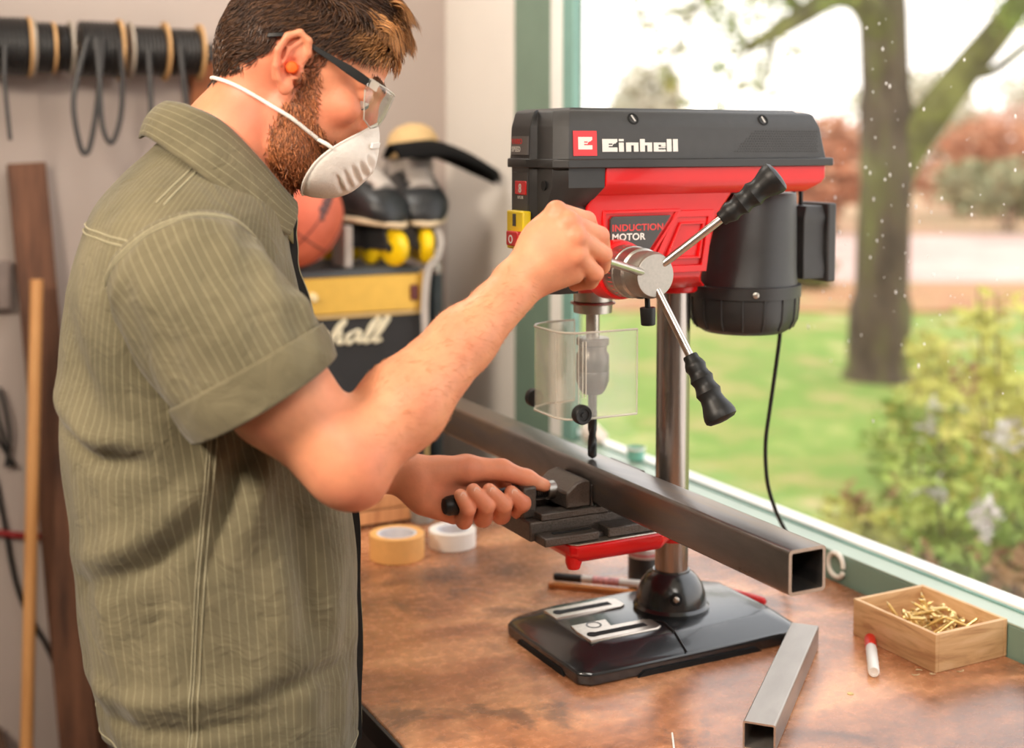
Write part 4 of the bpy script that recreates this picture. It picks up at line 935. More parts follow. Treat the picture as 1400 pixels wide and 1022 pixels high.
wc = MB(); wc.tube(catmull([(-.80, 1.562, .05), (-.755, 1.562, -.02), (-.735, 1.560, -.13), (-.715, 1.560, -.27), (-.690, 1.560, -.36), (-.640, 1.560, -.47), (-.60, 1.562, -.62)], 6), .0052, 8)
tag(wc.build('wall_cable', m_cable), 'black cable drooping down the wall at the lower left', 'cable')
rc = MB(); rc.tube(catmull([(-.86, 1.556, -.155), (-.76, 1.554, -.165), (-.70, 1.554, -.180), (-.64, 1.556, -.190)], 5), .0075, 8)
tag(rc.build('red_hose', mat('red_hose', (138, 24, 26), .4)), 'dark red hose on the wall behind the broom stick', 'hose')
wb = thing('wall_patch_box', 'grey box for a dark wall patch, half out of frame left of the planks', 'socket box', (-.755, 1.555, .385))  # box stands in for a dark patch on the wall
m_gbox = mat('wall_box_grey', (128, 114, 108), .6)
MB().bb((-.05, -.012, -.055), (.05, .0145, .055)).build('box_body', m_gbox, wb, bevel=.004); MB().bb((-.044, -.0145, -.048), (.044, -.012, .048)).build('box_cover', m_gbox, wb, bevel=.001)
wr = MB()
for k in range(3): wr.tube(catmull([(-.735 - .012 * k, 1.550, .16), (-.722 - .02 * k, 1.545, .10), (-.716 - .012 * k, 1.55, .04), (-.728 + .01 * k, 1.55, -.02)], 6), .004, 6)
tag(wr.build('loose_wires', m_cable), 'tangle of dark loose wires at the left edge of the wall', 'wires')['kind'] = 'stuff'
sh = thing('low_chest', 'low dark wooden chest on the floor at the bottom left by the wall', 'chest', (-1.0, 1.485, -.899))
MB().bb((-.62, -.06, 0), (.24, .065, .26)).build('chest_body', m_darkwood, sh, bevel=.004); MB().bb((-.63, -.07, .2605), (.25, .068, .29)).build('lid', m_darkwood, sh, bevel=.004)
MB().bb((-.23, -.071, .17), (-.16, -.0605, .24)).build('latch', m_dksteel, sh, bevel=.002)

# ------------------------------------------------------------------ amplifier on a cabinet, with ball, skates and cap on top
cbn = thing('low_cabinet', 'low dark cabinet under the guitar amplifier behind the bench', 'cabinet', (-.16, 1.30, -.9))
MB().bb((-.27, -.20, .0), (.27, .20, .83)).build('cabinet_body', m_darkwood, cbn, bevel=.003)
for s in (-1, 1):
    MB().bb((s * .132 - .128, -.216, .03), (s * .132 + .128, -.201, .80)).build('door', m_darkwood, cbn, bevel=.002)
    MB().cyl((s * .03, -.217, .45), (s * .03, -.235, .45), .009, n=14).build('knob', m_dksteel, cbn)
AM = thing('guitar_amplifier', 'black guitar amplifier with gold control panel and script logo behind the man', 'amplifier', (-.155, 1.25, -.0695))
m_tolex = mat('black_tolex', (62, 66, 70), .55, var=.08, bump=.3, bscale=700)
m_gold = mat('gold_panel', (214, 170, 72), .38, .35, var=.05)
m_grille = mat('grille_cloth', (46, 45, 46), .9, var=.2, vscale=500, bump=.3, bscale=900)
m_pipe = mat('gold_piping', (196, 164, 108), .45, var=.05)
MB().bb((-.275, -.125, 0), (.262, .15, .498)).build('cabinet_shell', m_tolex, AM, bevel=.012, seg=3)
MB().bb((-.252, -.1525, .408), (.248, -.124, .484)).build('control_panel', m_gold, AM, bevel=.001)
MB().bb((-.252, -.1475, .016), (.248, -.124, .396)).build('speaker_grille', m_grille, AM, bevel=.002)
pp = MB()
for z in (.402, .012): pp.bb((-.257, -.1515, z - .004), (.253, -.124, z + .004))
for x in (-.2575, .2535): pp.bb((x - .0035, -.1515, .008), (x + .0035, -.124, .490))
pp.build('piping', m_pipe, AM)['kind'] = 'stuff'
for i in range(8):
    MB().lathe([(.0105, 0), (.0105, .004), (.0085, .006), (.0080, .016), (.0065, .0175)], (-.225 + i * .031 + (.0 if i < 5 else .0), -.1525, .446), (0, -1, 0), 18).build('control_knob', mat('knob_cream', (224, 206, 160), .35) if i == 0 else bpy.data.materials['knob_cream'], AM)
MB().bb((.214, -.158, .428), (.232, -.152, .462)).build('power_switch', mat('switch_dark_red', (92, 24, 20), .4), AM, bevel=.002)
# script logo: strokes of raised tape
STK = {
 'M': [[(0, 0), (.18, .5), (.30, 1.25), (.36, 1.3), (.42, .7), (.48, .1), (.62, .6), (.82, 1.28), (.88, 1.3), (.90, .6), (.94, .05), (1.02, .1)]],
 'a': [[(.52, .55), (.40, .68), (.20, .60), (.08, .30), (.15, .05), (.30, .08), (.48, .45), (.55, .62), (.50, .2), (.56, .03), (.68, .15)]],
 'r': [[(0, .1), (.12, .55), (.18, .68), (.20, .55), (.36, .66), (.42, .58)], [(.18, .6), (.12, .03)]],
 's': [[(0, .05), (.20, .45), (.30, .72), (.34, .45), (.32, .12), (.18, .0), (.06, .10)], [(.32, .1), (.45, .12)]],
 'h': [[(0, .05), (.20, .6), (.38, 1.15), (.34, 1.32), (.22, 1.15), (.12, .5), (.08, .0), (.18, .4), (.34, .66), (.40, .5), (.38, .1), (.46, .03), (.56, .14)]],
 'l': [[(0, .08), (.20, .6), (.36, 1.18), (.30, 1.36), (.18, 1.12), (.10, .5), (.12, .08), (.22, .0), (.34, .14)]]}
lg = MB(); cx_ = -.146; sc_ = .08
for chx, adv in (('M', 1.0), ('a', .62), ('r', .42), ('s', .42), ('h', .52), ('a', .62), ('l', .32), ('l', .36)):
    for stq in STK[chx]:
        path = [Vector((cx_ + (x + .22 * z) * sc_ * .80, -.1500, .343 + z * sc_ * .46)) for x, z in stq]
        path = catmull(path, 5)
        q = [(.0030 + .0022 * abs(math.sin(i * .35))) for i in range(len(path))]
        lg.tube(path, q, 6)
    cx_ += adv * sc_ * .86
lg.build('script_logo', mat('logo_cream', (222, 212, 184), .45, var=.03), AM)
for x in (-.22, .21): MB().lathe([(.018, -.0003), (.018, .004), (.014, .006)], (x, -.10, .001), (0, 0, -1), 14)
# basketball
bl_ = thing('basketball', 'orange basketball with dark seams on top of the amplifier', 'ball', (-.188, 1.18, .4300 + .118))
m_ball = ramp_mat('ball_orange', [(0.3, (196, 92, 66)), (0.7, (222, 116, 88))], .6, scale=12, bump=.1)
MB().sphere((0, 0, 0), .118, 48, 32).build('ball_skin', m_ball, bl_)
gm = MB(); Rb = .1178
def gc(n_, off=0.0):
    n_ = Vector(n_).normalized(); a_ = n_.orthogonal().normalized(); b_ = n_.cross(a_); rr2 = math.sqrt(1 - off * off)
    return [(n_ * off + (a_ * math.cos(t) + b_ * math.sin(t)) * rr2) * Rb for t in [2 * PI * k / 48 for k in range(48)]]
for n_, off in (((.75, .25, -.6), 0), ((.6, -.3, .74), 0), ((.75, .25, -.6), .62), ((.75, .25, -.6), -.62)): gm.tube(gc(n_, off), .0022, 6, closed=True)
gm.build('seam', mat('seam_dark', (126, 62, 48), .6), bl_)
pm = MB(); q_ = Matrix.Rotation(.8, 4, 'Z')
for k in range(7):
    for j in range(2):
        u_ = -.55 + .16 * k; v_ = .12 + .17 * j; c0 = Vector((math.sin(u_ * .5) , -1, math.sin(v_))).normalized()
        d0 = Vector((.5 + u_ * .45, -.75, .22 + v_ * .6 + u_ * .55)).normalized() * (Rb + .0004); pm.sphere(d0, (.007, .003, .009), 8, 6)
pm.build('dark_print', mat('print_dark', (96, 66, 66), .6), bl_)['kind'] = 'stuff'
# inline skates
m_boot = mat('skate_black', (36, 37, 39), .4, var=.1); m_boot2 = mat('skate_grey', (176, 166, 158), .55, var=.08); m_rim = mat('skate_cream', (206, 184, 152), .5, var=.05)
m_wheel = mat('wheel_yellow', (238, 198, 14), .35, var=.04)
def skate(label, loc, rz):
    t = thing('inline_skate', label, 'skate', loc, rz, 'inline skates on the amplifier')   # toe toward -y
    Q = []
    for y, w, z0, z1 in ((-.125, .018, .088, .112), (-.112, .038, .082, .140), (-.085, .048, .080, .160), (-.045, .047, .080, .178), (0, .044, .080, .205), (.05, .044, .080, .23), (.10, .043, .080, .235), (.125, .030, .085, .225)):
        Q.append([(w * math.cos(a), y, (z0 + z1) / 2 + (z1 - z0) / 2 * math.copysign(abs(math.sin(a)) ** .8, math.sin(a))) for a in [2 * PI * k / 24 for k in range(24)]])
    MB().loft(Q).build('boot', m_boot, t, angle=70)
    sh_ = []
    for z, yc, ry, rx in ((.17, .045, .072, .043), (.20, .050, .066, .044), (.215, .054, .060, .044), (.232, .058, .060, .046), (.240, .059, .058, .045)):
        sh_.append([(rx * math.cos(a), yc + ry * math.sin(a), z - .02 * math.sin(a) * (z > .22)) for a in [2 * PI * k / 24 for k in range(24)]])
    MB().loft(sh_).build('cuff', m_boot2, t, angle=70)
    tg_ = []
    for y, z, w in ((-.085, .158, .020), (-.05, .180, .024), (-.01, .205, .026), (.0, .228, .028), (.004, .245, .026)):
        tg_.append([(w * math.cos(a), y - .006 * math.sin(a), z + .010 * math.sin(a)) for a in [2 * PI * k / 12 for k in range(12)]])
    MB().loft(tg_).build('tongue', m_boot2, t, angle=70)
    rm = [(math.cos(a) * .050 * (1 - .25 * max(0, -math.sin(a)) ** 4), .0 + math.sin(a) * .130, .090 + .006 * math.cos(2 * a)) for a in [2 * PI * k / 40 for k in range(40)]]
    MB().tube(rm, .0065, 8, closed=True).build('sole_rim', m_rim, t)
    fr2 = MB()
    for s in (-1, 1): fr2.prism([(-.115, .035), (-.10, .082), (.11, .082), (.125, .035)], 'x', s * .018 - .002, s * .018 + .002)
    fr2.bb((-.02, -.10, .070), (.02, .11, .084)); fr2.build('frame', m_boot, t, bevel=.001)
    for y in (-.108, -.036, .036, .108):
        w = MB().lathe([(.010, -.012), (.030, -.011), (.036, -.007), (.038, 0), (.036, .007), (.030, .011), (.010, .012)], (0, y, .0385), (1, 0, 0), 30).build('wheel', m_wheel, t)
        MB().lathe([(.010, -.013), (.010, .013)], (0, y, .0385), (1, 0, 0), 14).build('hub', m_boot, w)
    lc = MB()
    for k in range(4): lc.tube([(-.026, -.078 + k * .022, .158 + k * .014), (0, -.084 + k * .022, .168 + k * .015), (.026, -.078 + k * .022, .158 + k * .014)], .003, 6)
    lc.build('lace', m_boot2, t)['kind'] = 'stuff'
    for c in t.children: c.scale = (1.25, 1.05, 1.08)
skate('left black inline skate with yellow wheels beside the basketball on the amplifier', (.000, 1.245, .4293), .36)
skate('right black inline skate with yellow wheels under the cap on the amplifier', (.140, 1.262, .4293), -.18)
cpx = thing('cap', 'tan cap with long black brim perched on the right skate', 'cap', (.150, 1.25, .662))
m_tan = mat('tan_cloth', (206, 172, 122), .85, var=.06, bump=.2, bscale=300)
cr_ = MB(); cr_.lathe([(.062, -.012), (.063, .0), (.059, .026), (.048, .046), (.029, .058), (.006, .063)], (-.004, .03, .02), (-.1, .1, 1), 32); cr_.build('crown', m_tan, cpx)
bk = MB(); rings = []
for i in range(12):
    u_ = i / 11; xx = -.085 + .27 * u_; zc = .035 + .012 * math.sin(u_ * PI) - .105 * max(0, u_ - .35) ** 1.25; hw = .072 * (1 - (2 * u_ - .85) ** 2 * .42) if u_ < .9 else .035 - .2 * (u_ - .9)
    row = []
    for k in range(9):
        v_ = k / 8 * 2 - 1; row.append((xx, v_ * hw - .03, zc - .028 * v_ * v_))
    low_ = [(x, y, z - .006 - (.040 * math.sin(PI * min(1, u_ * 1.6)) * (1 - abs(k / 8 * 2 - 1)) if u_ < .62 else 0)) for k, (x, y, z) in enumerate(row)]
    rings.append(row + low_[::-1])
bk.loft(rings); bk.build('brim', mat('brim_black', (20, 19, 19), .95, var=.1, spec=.15), cpx, angle=60)
ws = MB(); q = catmull([(.140, 1.17, .53), (.142, 1.12, .49), (.122, 1.090, .452), (.096, 1.082, .425), (.088, 1.084, .35), (.089, 1.084, .27), (.086, 1.084, .20)], 6)
rings = []
for i, p in enumerate(q):
    d_ = (q[min(i + 1, len(q) - 1)] - q[max(i - 1, 0)]).normalized(); sd = d_.cross(Vector((0, 1, .3))).normalized() * .0085; up_ = d_.cross(sd).normalized() * .0012
    rings.append([p + sd + up_, p + sd - up_, p - sd - up_, p - sd + up_])
ws.loft(rings); tag(ws.build('white_strap', m_boot2), 'white strap hanging from the right skate down the amplifier front', 'strap')
wbx = MB().bb((-.068, 1.16, .4292), (-.048, 1.24, .520)); tag(wbx.build('pale_block', m_boot2, bevel=.003), 'pale upright block between the basketball and the left skate', 'block')
pole = thing('steel_post', 'dark steel post with rounded cap standing right of the amplifier', 'post', (.196, 1.27, -.9))
MB().cyl((0, 0, .012), (0, 0, 1.30), .0165, n=20).build('post', mat('post_steel', (74, 84, 88), .4, .3), pole)
MB().lathe([(.017, 1.296), (.018, 1.30), (.018, 1.315), (.012, 1.325), (.003, 1.328)], n=20).build('cap', m_satin, pole)
MB().lathe([(.06, 0), (.06, .008), (.02, .014)], n=24).build('foot_plate', m_dksteel, pole)
# ------------------------------------------------------------------ the man (local frame: x forward, y to his left, z up from the floor)
MAN = thing('person', 'man in olive striped short sleeved work shirt operating the drill press', 'person', (-.663, -.045, -.9), math.atan2(-.249, .968))
FX = np.array([.9685, -.2491]); LX = np.array([.2491, .9685]); B0 = np.array([-.663, -.045])
def wb(x, y, z):
    """world millimetres -> the man's own frame in millimetres (height counted from the bench top)"""
    q = np.array([x, y]) / 1000 - B0; return (float(q @ FX) * 1000, float(q @ LX) * 1000, z)
def M2L(P): P = np.asarray(P, float) / 1000; P = P.copy(); P[..., 2] += .9; return P
PT, YW = math.radians(25), math.radians(7)
fw0 = np.array([math.cos(YW), -math.sin(YW), 0]); hS = np.array([-math.sin(YW), -math.cos(YW), 0]); Zu = np.array([0, 0, 1.0])
hA = fw0 * math.cos(PT) - Zu * math.sin(PT); hH = Zu * math.cos(PT) + fw0 * math.sin(PT)
HO = np.array([95.0, 0, 780.0]); HM = np.stack([hA, hS, hH])
def hd(f, s, h): return HO + hA * f + hS * s + hH * h
def to_head(P): return (np.asarray(P) - HO) @ HM.T
FD = Field((-130, -296, -20), (462, 286, 920), 2.1)
def hc(a, b, r1, r2, k=10, op='u'): FD.cone(hd(*a), hd(*b), r1, r2, k, op)
def he(c, r, k=10, op='u'): FD.ell(hd(*c), r, k, op, HM)
# trunk hidden under the shirt
FD.ell((-28, 0, 470), (100, 140, 170), 5); FD.ell((-8, 0, 240), (108, 128, 200), 40); FD.ell((0, 0, 60), (105, 135, 75), 40)
FD.cone((0, -50, 645), (-38, -146, 562), 36, 34, 25); FD.cone((0, 50, 645), (-38, 146, 562), 36, 34, 25)
# neck and head
FD.cone((4, 0, 640), (24, 0, 700), 62, 57, 20); FD.cone((24, 0, 700), hd(-14, 0, -22), 57, 56, 20)
FD.cone((52, 0, 668), hd(34, 0, -84), 34, 30, 24)
he((2, 0, 45), (94, 75, 81), 20); he((38, 0, -30), (52, 60, 72), 26); he((-38, 0, 5), (56, 62, 52), 26)
for s in (-1, 1):
    hc((12, s * 52, -42), (28, s * 49, -78), 14, 15, 18); hc((28, s * 49, -78), (82, s * 14, -101), 15, 14, 16)
    he((68, s * 46, -14), (20, 16, 17), 14); hc((96, s * 10, 21), (80, s * 44, 23), 8, 8, 12)
    he((97, s * 32, 5), (13, 17, 10), 10, 's'); he((82, s * 32, 8), (12.5, 15, 9), 3)
he((84, 0, -101), (14, 21, 14), 12); he((76, 0, -56), (25, 31, 34), 14)
hc((93, 0, 16), (103, 0, -22), 6.5, 8, 9); he((98, 0, -27), (10, 15, 8), 6)
hc((97, -20, -60), (97, 20, -60), 5, 5, 6); hc((96, -18, -68), (96, 18, -68), 5.5, 5.5, 6)
for s in (-1, 1):
    he((-6, s * 76, 8), (17, 5, 30), 5)
    P_ = [(8, 74, 10), (10, 77, 24), (5, 80, 36), (-7, 83, 40), (-17, 86, 31), (-20, 87, 13), (-15, 85, -4), (-7, 82, -15), (1, 79, -21)]
    FD.chain([hd(f, s * q, h) for f, q, h in P_], [3.4, 3.8, 4.0, 4.0, 4.0, 4.0, 3.8, 3.6, 3.6], 2.5)
    FD.chain([hd(f, s * q, h) for f, q, h in [(-2, 79, 33), (-10, 82, 19), (-9, 82, 3), (-3, 80, -8)]], [3, 3.2, 3.2, 3], 2.5)
    he((3, s * 78, -20), (8.5, 5, 9.5), 3); he((11, s * 76, -1), (4.5, 4.5, 7), 4)
    he((1, s * 84, 2), (8.5, 9, 13), 3, 's')
# right arm: shoulder, elbow resting low, forearm rising to the lever
FD.chain([(-32, -162, 556), (62, -205, 446), (122, -226, 388)], [38, 51, 43], 18)
FD.cone((122, -226, 388), (128, -238, 372), 43, 34, 14); FD.cone((138, -240, 362), (140, -240, 362), 24, 24, 20)
FD.chain([(128, -230, 382), (190, -192, 428), (262, -152, 488), (322, -129, 535)], [43, 45.5, 34, 25.5], 16)
FD.cone((300, -128, 520), (340, -120, 552), 26, 24, 10)
RHo = np.array([-7, -9, 1.0])
def rh(u, w, z): return np.array([u, w, z]) + RHo
wr = (330, -112, 543)
for (m, r1, r2) in (((381, -110, 622), 17, 12.5), ((392, -124, 611), 17, 12.8), ((399, -131, 594), 17, 12.5), ((400, -129, 574), 17, 12)):
    FD.cone(rh(332, -112, 546), rh(*m), r1, r2, 13)
FD.cone(rh(340, -108, 538), rh(398, -116, 556), 17, 15, 12); FD.ell(rh(372, -104, 580), (34, 20, 36), 14)
RF = [([(381, -110, 622), (422, -90, 611), (440, -62, 588), (428, -46, 572)], [11.5, 10.5, 9, 7.5]),
      ([(392, -124, 611), (434, -102, 594), (447, -72, 572), (430, -56, 558)], [11.8, 10.8, 9.2, 7.8]),
      ([(399, -131, 594), (435, -112, 574), (443, -82, 557), (424, -68, 548)], [11.5, 10.3, 9, 7.5]),
      ([(400, -129, 574), (424, -118, 553), (426, -94, 541), (410, -82, 536)], [11, 9.5, 8.2, 7])]
for p, r in RF: FD.chain([rh(*q) for q in p], r, 2); FD.ell(rh(p[0][0] - 1, p[0][1] - 4, p[0][2] + 2), (9.5, 9.5, 9.5), 6)
FD.chain([rh(345, -92, 562), rh(376, -66, 592), rh(408, -52, 600), rh(432, -44, 586)], [17, 13, 10.5, 8.5], 8)
# left arm: reaches under to the vise handle
eL = (40, 228, 330)
FD.chain([(-34, 160, 556), (10, 206, 450), eL], [38, 47, 41], 18)
W_l = wb(-372, 34, 258)
mid = tuple(eL[i] * .62 + W_l[i] * .38 + (0, 0, 4)[i] for i in range(3)); m2 = tuple(eL[i] * .25 + W_l[i] * .75 for i in range(3))
FD.chain([eL, mid, m2, W_l], [41, 43, 32, 27], 16)
FD.cone(wb(-378, 34, 248), wb(-352, 30, 246), 25, 20, 12); FD.cone(wb(-378, 32, 268), wb(-352, 26, 270), 24, 18, 12)
LMC = [(-258, 30, 250), (-281, 34, 248), (-303, 34, 243), (-325, 30, 236)]
for p, (r1, r2) in zip(LMC, ((19, 13), (19, 13.5), (19, 13), (19, 12.5))): FD.cone(wb(-364, 32, 254), wb(*p), r1, r2, 12)
FD.ell(wb(-340, 28, 250), (26, 17, 26), 14)
FD.cone(wb(-368, 28, 234), wb(-334, 16, 214), 23, 15, 12)
LF = [([(-258, 30, 250), (-246, -2, 211), (-252, -23, 226), (-268, -21, 242)], [12.8, 12.4, 11.2, 9.3]),
      ([(-281, 34, 248), (-273, -2, 208), (-281, -25, 228), (-301, -23, 249)], [13.2, 12.8, 11.6, 9.6]),
      ([(-303, 34, 243), (-300, -2, 207), (-306, -25, 230), (-324, -23, 252)], [13, 12.4, 11.2, 9.3]),
      ([(-325, 30, 236), (-327, -1, 207), (-331, -22, 228), (-341, -20, 247)], [12, 11.2, 10, 8.4])]
for p, r in LF: FD.chain([wb(*q) for q in p], r, 2)
FD.chain([wb(-352, 22, 270), wb(-318, 10, 272), wb(-272, -1, 268), wb(-238, -9, 254), wb(-214, -13, 243)], [20, 18, 13.5, 11.2, 8.6], 8)
BV, BF_ = FD.mesh()
BN = FD.grad(BV, 2.5)
H = to_head(BV)
# skin colour: own pigment only (flush, beard shadow, scalp, nails)
base = np.array(lin((226, 154, 116))[:3]); flush = np.array(lin((212, 112, 88))[:3]); pale = np.array(lin((232, 176, 142))[:3]); beardc = np.array(lin((118, 66, 42))[:3]); scalp = np.array(lin((70, 46, 32))[:3])
C_ = np.tile(base, (len(BV), 1))
def blend(w, c): global C_; w = np.clip(w, 0, 1)[:, None]; C_ = C_ * (1 - w) + c * w
def near(p, r): return np.exp(-np.sum((BV - np.array(p)) ** 2, 1) / (r * r))
blend(.35 * (np.sin(BV[:, 0] * .07 + BV[:, 2] * .05) * np.sin(BV[:, 1] * .08 - BV[:, 2] * .06) * .5 + .2), flush)
for p, r, w in [(hd(72, 48, -14), 26, .55), (hd(115, 0, -25), 16, .6), (hd(-6, 80, 8), 26, .55), (hd(-6, -80, 8), 26, .5), (hd(-10, 55, -50), 50, .5), ((136, -240, 366), 40, .65), (hd(8, 40, -80), 50, .4)]: blend(near(p, r) * w, flush)
for p, r in RF: blend(near(rh(*p[0]), 13) * .45 + near(rh(*p[1]), 12) * .5, flush)
for p, r in LF: blend(near(wb(*p[1]), 12) * .5 + near(wb(*p[2]), 10) * .45, flush); blend(near(wb(p[3][0], p[3][1] - 7, p[3][2] + 2), 6.5) * .8, pale)
blend(near(wb(-222, -21, 248), 6) * .8, pale)
lhm = (BV[:, 1] > 60) & (BV[:, 2] < 340); blend(np.where(lhm, .25, 0), flush)
f_, s_, h_ = H.T
def hairline(f): return np.interp(f, [-110, -90, -76, -38, -25, -10, 12, 14, 28, 32, 60, 80, 95], [-52, -48, -43, -6, 20, 44, 44, -16, -16, 40, 45, 56, 64])
on_head = (h_ > -130) & (BV[:, 2] > 640) & (np.abs(BV[:, 1]) < 110)
hm = np.clip((h_ - hairline(f_)) / 8, 0, 1) * on_head * (np.abs(s_) < 78) * (np.abs(s_) > -1)
earz = (np.abs(s_) > 73) & (np.abs(f_ + 6) < 24) & (h_ < 44); hm = np.where(earz, 0, hm); hm = np.where((f_ > 10) & (f_ < 31) & (h_ < 34), hm * .45, hm)
blend(hm * .9, scalp)
def beardness(f, s, h):
    top = np.interp(f, [0, 14, 28, 45, 60, 75, 95], [-8, -8, -16, -30, -42, -50, -46])
    back = np.interp(h, [-130, -118, -73, -40, -10], [26, 20, 4, 4, 10])
    return np.clip((top - h) / 24, 0, 1) * np.clip((f - back + 3) / 16, 0, 1) * np.clip((h + 134) / 10, 0, 1)
bd_ = beardness(f_, s_, h_) * on_head * np.where(BV[:, 2] > 640, 1, 0); bd_ = np.where(earz, 0, bd_)
blend(np.maximum(bd_, .8 * on_head * (f_ > 8) * np.clip((36 - .25 * h_ - f_) / 10, 0, 1) * np.clip((14 - h_) / 14, 0, 1) * (h_ > -64) * (~earz)) * .5, beardc)
def vcol_mat(name, rough, sss=0.0, spec=.5, bump=0.0, bscale=300, mottle=.16):
    m = bpy.data.materials.new(name); m.use_nodes = True; N = m.node_tree.nodes; L = m.node_tree.links; p = N['Principled BSDF']
    a = N.new('ShaderNodeAttribute'); a.attribute_name = 'Col'
    t = N.new('ShaderNodeTexCoord'); n = N.new('ShaderNodeTexNoise'); n.inputs['Scale'].default_value = 60; n.inputs['Detail'].default_value = 6; L.new(t.outputs['Object'], n.inputs['Vector'])
    r = N.new('ShaderNodeMapRange'); r.inputs[3].default_value = 1 - mottle; r.inputs[4].default_value = 1 + mottle; L.new(n.outputs['Fac'], r.inputs[0])
    x = N.new('ShaderNodeMix'); x.data_type = 'RGBA'; x.blend_type = 'MULTIPLY'; x.inputs[0].default_value = 1; L.new(a.outputs['Color'], x.inputs[6]); L.new(r.outputs[0], x.inputs[7]); L.new(x.outputs[2], p.inputs['Base Color'])
    p.inputs['Roughness'].default_value = rough; p.inputs['Specular IOR Level'].default_value = spec
    if sss: p.inputs['Subsurface Weight'].default_value = sss; p.inputs['Subsurface Radius'].default_value = (1, .35, .2); p.inputs['Subsurface Scale'].default_value = .006
    if bump:
        n2 = N.new('ShaderNodeTexNoise'); n2.inputs['Scale'].default_value = bscale; n2.inputs['Detail'].default_value = 4; L.new(t.outputs['Object'], n2.inputs['Vector'])
        b = N.new('ShaderNodeBump'); b.inputs['Strength'].default_value = bump; b.inputs['Distance'].default_value = .001; L.new(n2.outputs['Fac'], b.inputs['Height']); L.new(b.outputs[0], p.inputs['Normal'])
    return m
def set_col(me, C):
    at = me.color_attributes.new('Col', 'FLOAT_COLOR', 'POINT'); at.data.foreach_set('color', np.concatenate([C, np.ones((len(C), 1))], 1).astype(np.float32).ravel())
m_skin = vcol_mat('skin', .48, .12, .4, .22, 260)
me = fast_mesh('body', M2L(BV), BF_); set_col(me, C_)
link('body', me, m_skin, MAN, angle=180)
m_nail = mat('nail', (236, 184, 160), .3, var=.03)
nb = MB()
for p, r in LF:
    a_ = np.array(wb(*p[2])); b_ = np.array(wb(*p[3])); d_ = Vector((b_ - a_)).normalized(); c_ = np.array(wb(p[3][0] + 1, p[3][1], p[3][2])) ; out = Vector(np.array(wb(p[3][0], p[3][1] - 10, p[3][2] + 3)) - np.array(wb(*p[3]))).normalized(); out = (out - d_ * out.dot(d_)).normalized(); sd = d_.cross(out)
    cc = Vector(c_) + out * (r[3] - .6); q = []
    for k in range(12):
        an = 2 * PI * k / 12; q.append(cc + d_ * 5.6 * math.cos(an) + sd * 4.4 * math.sin(an) - out * 1.2 * abs(math.sin(an)))
    nb.loft([[Vector(M2L(v)) for v in q], [Vector(M2L(v + out * .7)) for v in q]])
o = nb.build('fingernail', m_nail, MAN); o['kind'] = 'stuff'

# --- hair, beard, brows: strands rooted on the scalp
def trace(dirs, centre):
    P = np.tile(centre, (len(dirs), 1)) + dirs * 170; t = 170.0 * np.ones(len(dirs))
    for _ in range(60):
        d = FD.sample(P); d = np.clip(d, -3, 12); t -= d * .9; P = centre + dirs * t[:, None]
    return P
def strands(name, roots, D, N, length, rad, curl, cols, m, seg=4, kind='stuff', droop=None):
    n = len(roots); t = np.linspace(0, 1, seg + 1); L = np.asarray(length)
    P = []
    for k in t:
        q = roots - N * 1.0 + D * (L * k)[:, None] + N * (L * (curl[0] * k - curl[1] * k * k))[:, None]
        if droop is not None: q = q + droop * (L * k * k)[:, None]
        P.append(q)
    P = np.stack(P, 1); T = P[:, 1:] - P[:, :-1]; T = np.concatenate([T, T[:, -1:]], 1); T /= np.linalg.norm(T, axis=2, keepdims=True) + 1e-9
    sd = np.cross(T, np.array([.31, .52, .79])); sd /= np.linalg.norm(sd, axis=2, keepdims=True) + 1e-9; sd2 = np.cross(T, sd)
    R_ = rad * np.array([1, 1, .9, .65, .15, .1, .1])[:seg + 1] if seg <= 6 else rad
    V = np.stack([P + (sd * math.cos(a) + sd2 * math.sin(a)) * R_[None, :, None] for a in (0, 2 * PI / 3, 4 * PI / 3)], 2).reshape(-1, 3)
    k = np.arange(n)[:, None, None] * (seg + 1) * 3 + np.arange(seg)[None, :, None] * 3; j = np.arange(3)[None, None, :]; j2 = (j + 1) % 3
    F = np.stack(np.broadcast_arrays(k + j, k + j2, k + 3 + j2, k + 3 + j), -1).reshape(-1, 4)
    me = fast_mesh(name, M2L(V), F); set_col(me, np.repeat(cols, (seg + 1) * 3, 0))
    o = link(name, me, m, MAN, angle=180)
    if kind: o['kind'] = kind
    return o
m_hair = vcol_mat('hair', .42, 0, .5, 0, mottle=.15)
g = np.random.default_rng(5)
def head_dirs(n):
    u = g.normal(size=(n, 3)); u /= np.linalg.norm(u, axis=1, keepdims=True); return u
hc_ = hd(0, 0, 35)
u = head_dirs(26000); R_ = trace(u, hc_); Q = to_head(R_); f, s, h = Q.T
sburn = (f > 10) & (f < 31) & (h < 36)
keep = (h > hairline(f) + g.uniform(-5, 4, len(f))) & (~sburn | (g.random(len(f)) < .45)) & (np.abs(s) < 79) & ~((np.abs(s) > 71) & (np.abs(f + 5) < 22) & (h < 42)) & (h > -60)
R_ = R_[keep]; Q = Q[keep]; sburn = sburn[keep]; f, s, h = Q.T; N_ = FD.grad(R_, 5)
top = np.clip((h - 78) / 30, 0, 1); frontw = np.clip((f - 45) / 40, 0, 1) * np.clip((h - 45) / 25, 0, 1)
flow = np.stack([-.55 + 1.5 * top + 0.5 * frontw, .15 * np.sign(s), -.85 + 1.0 * top + .5 * frontw], 1)
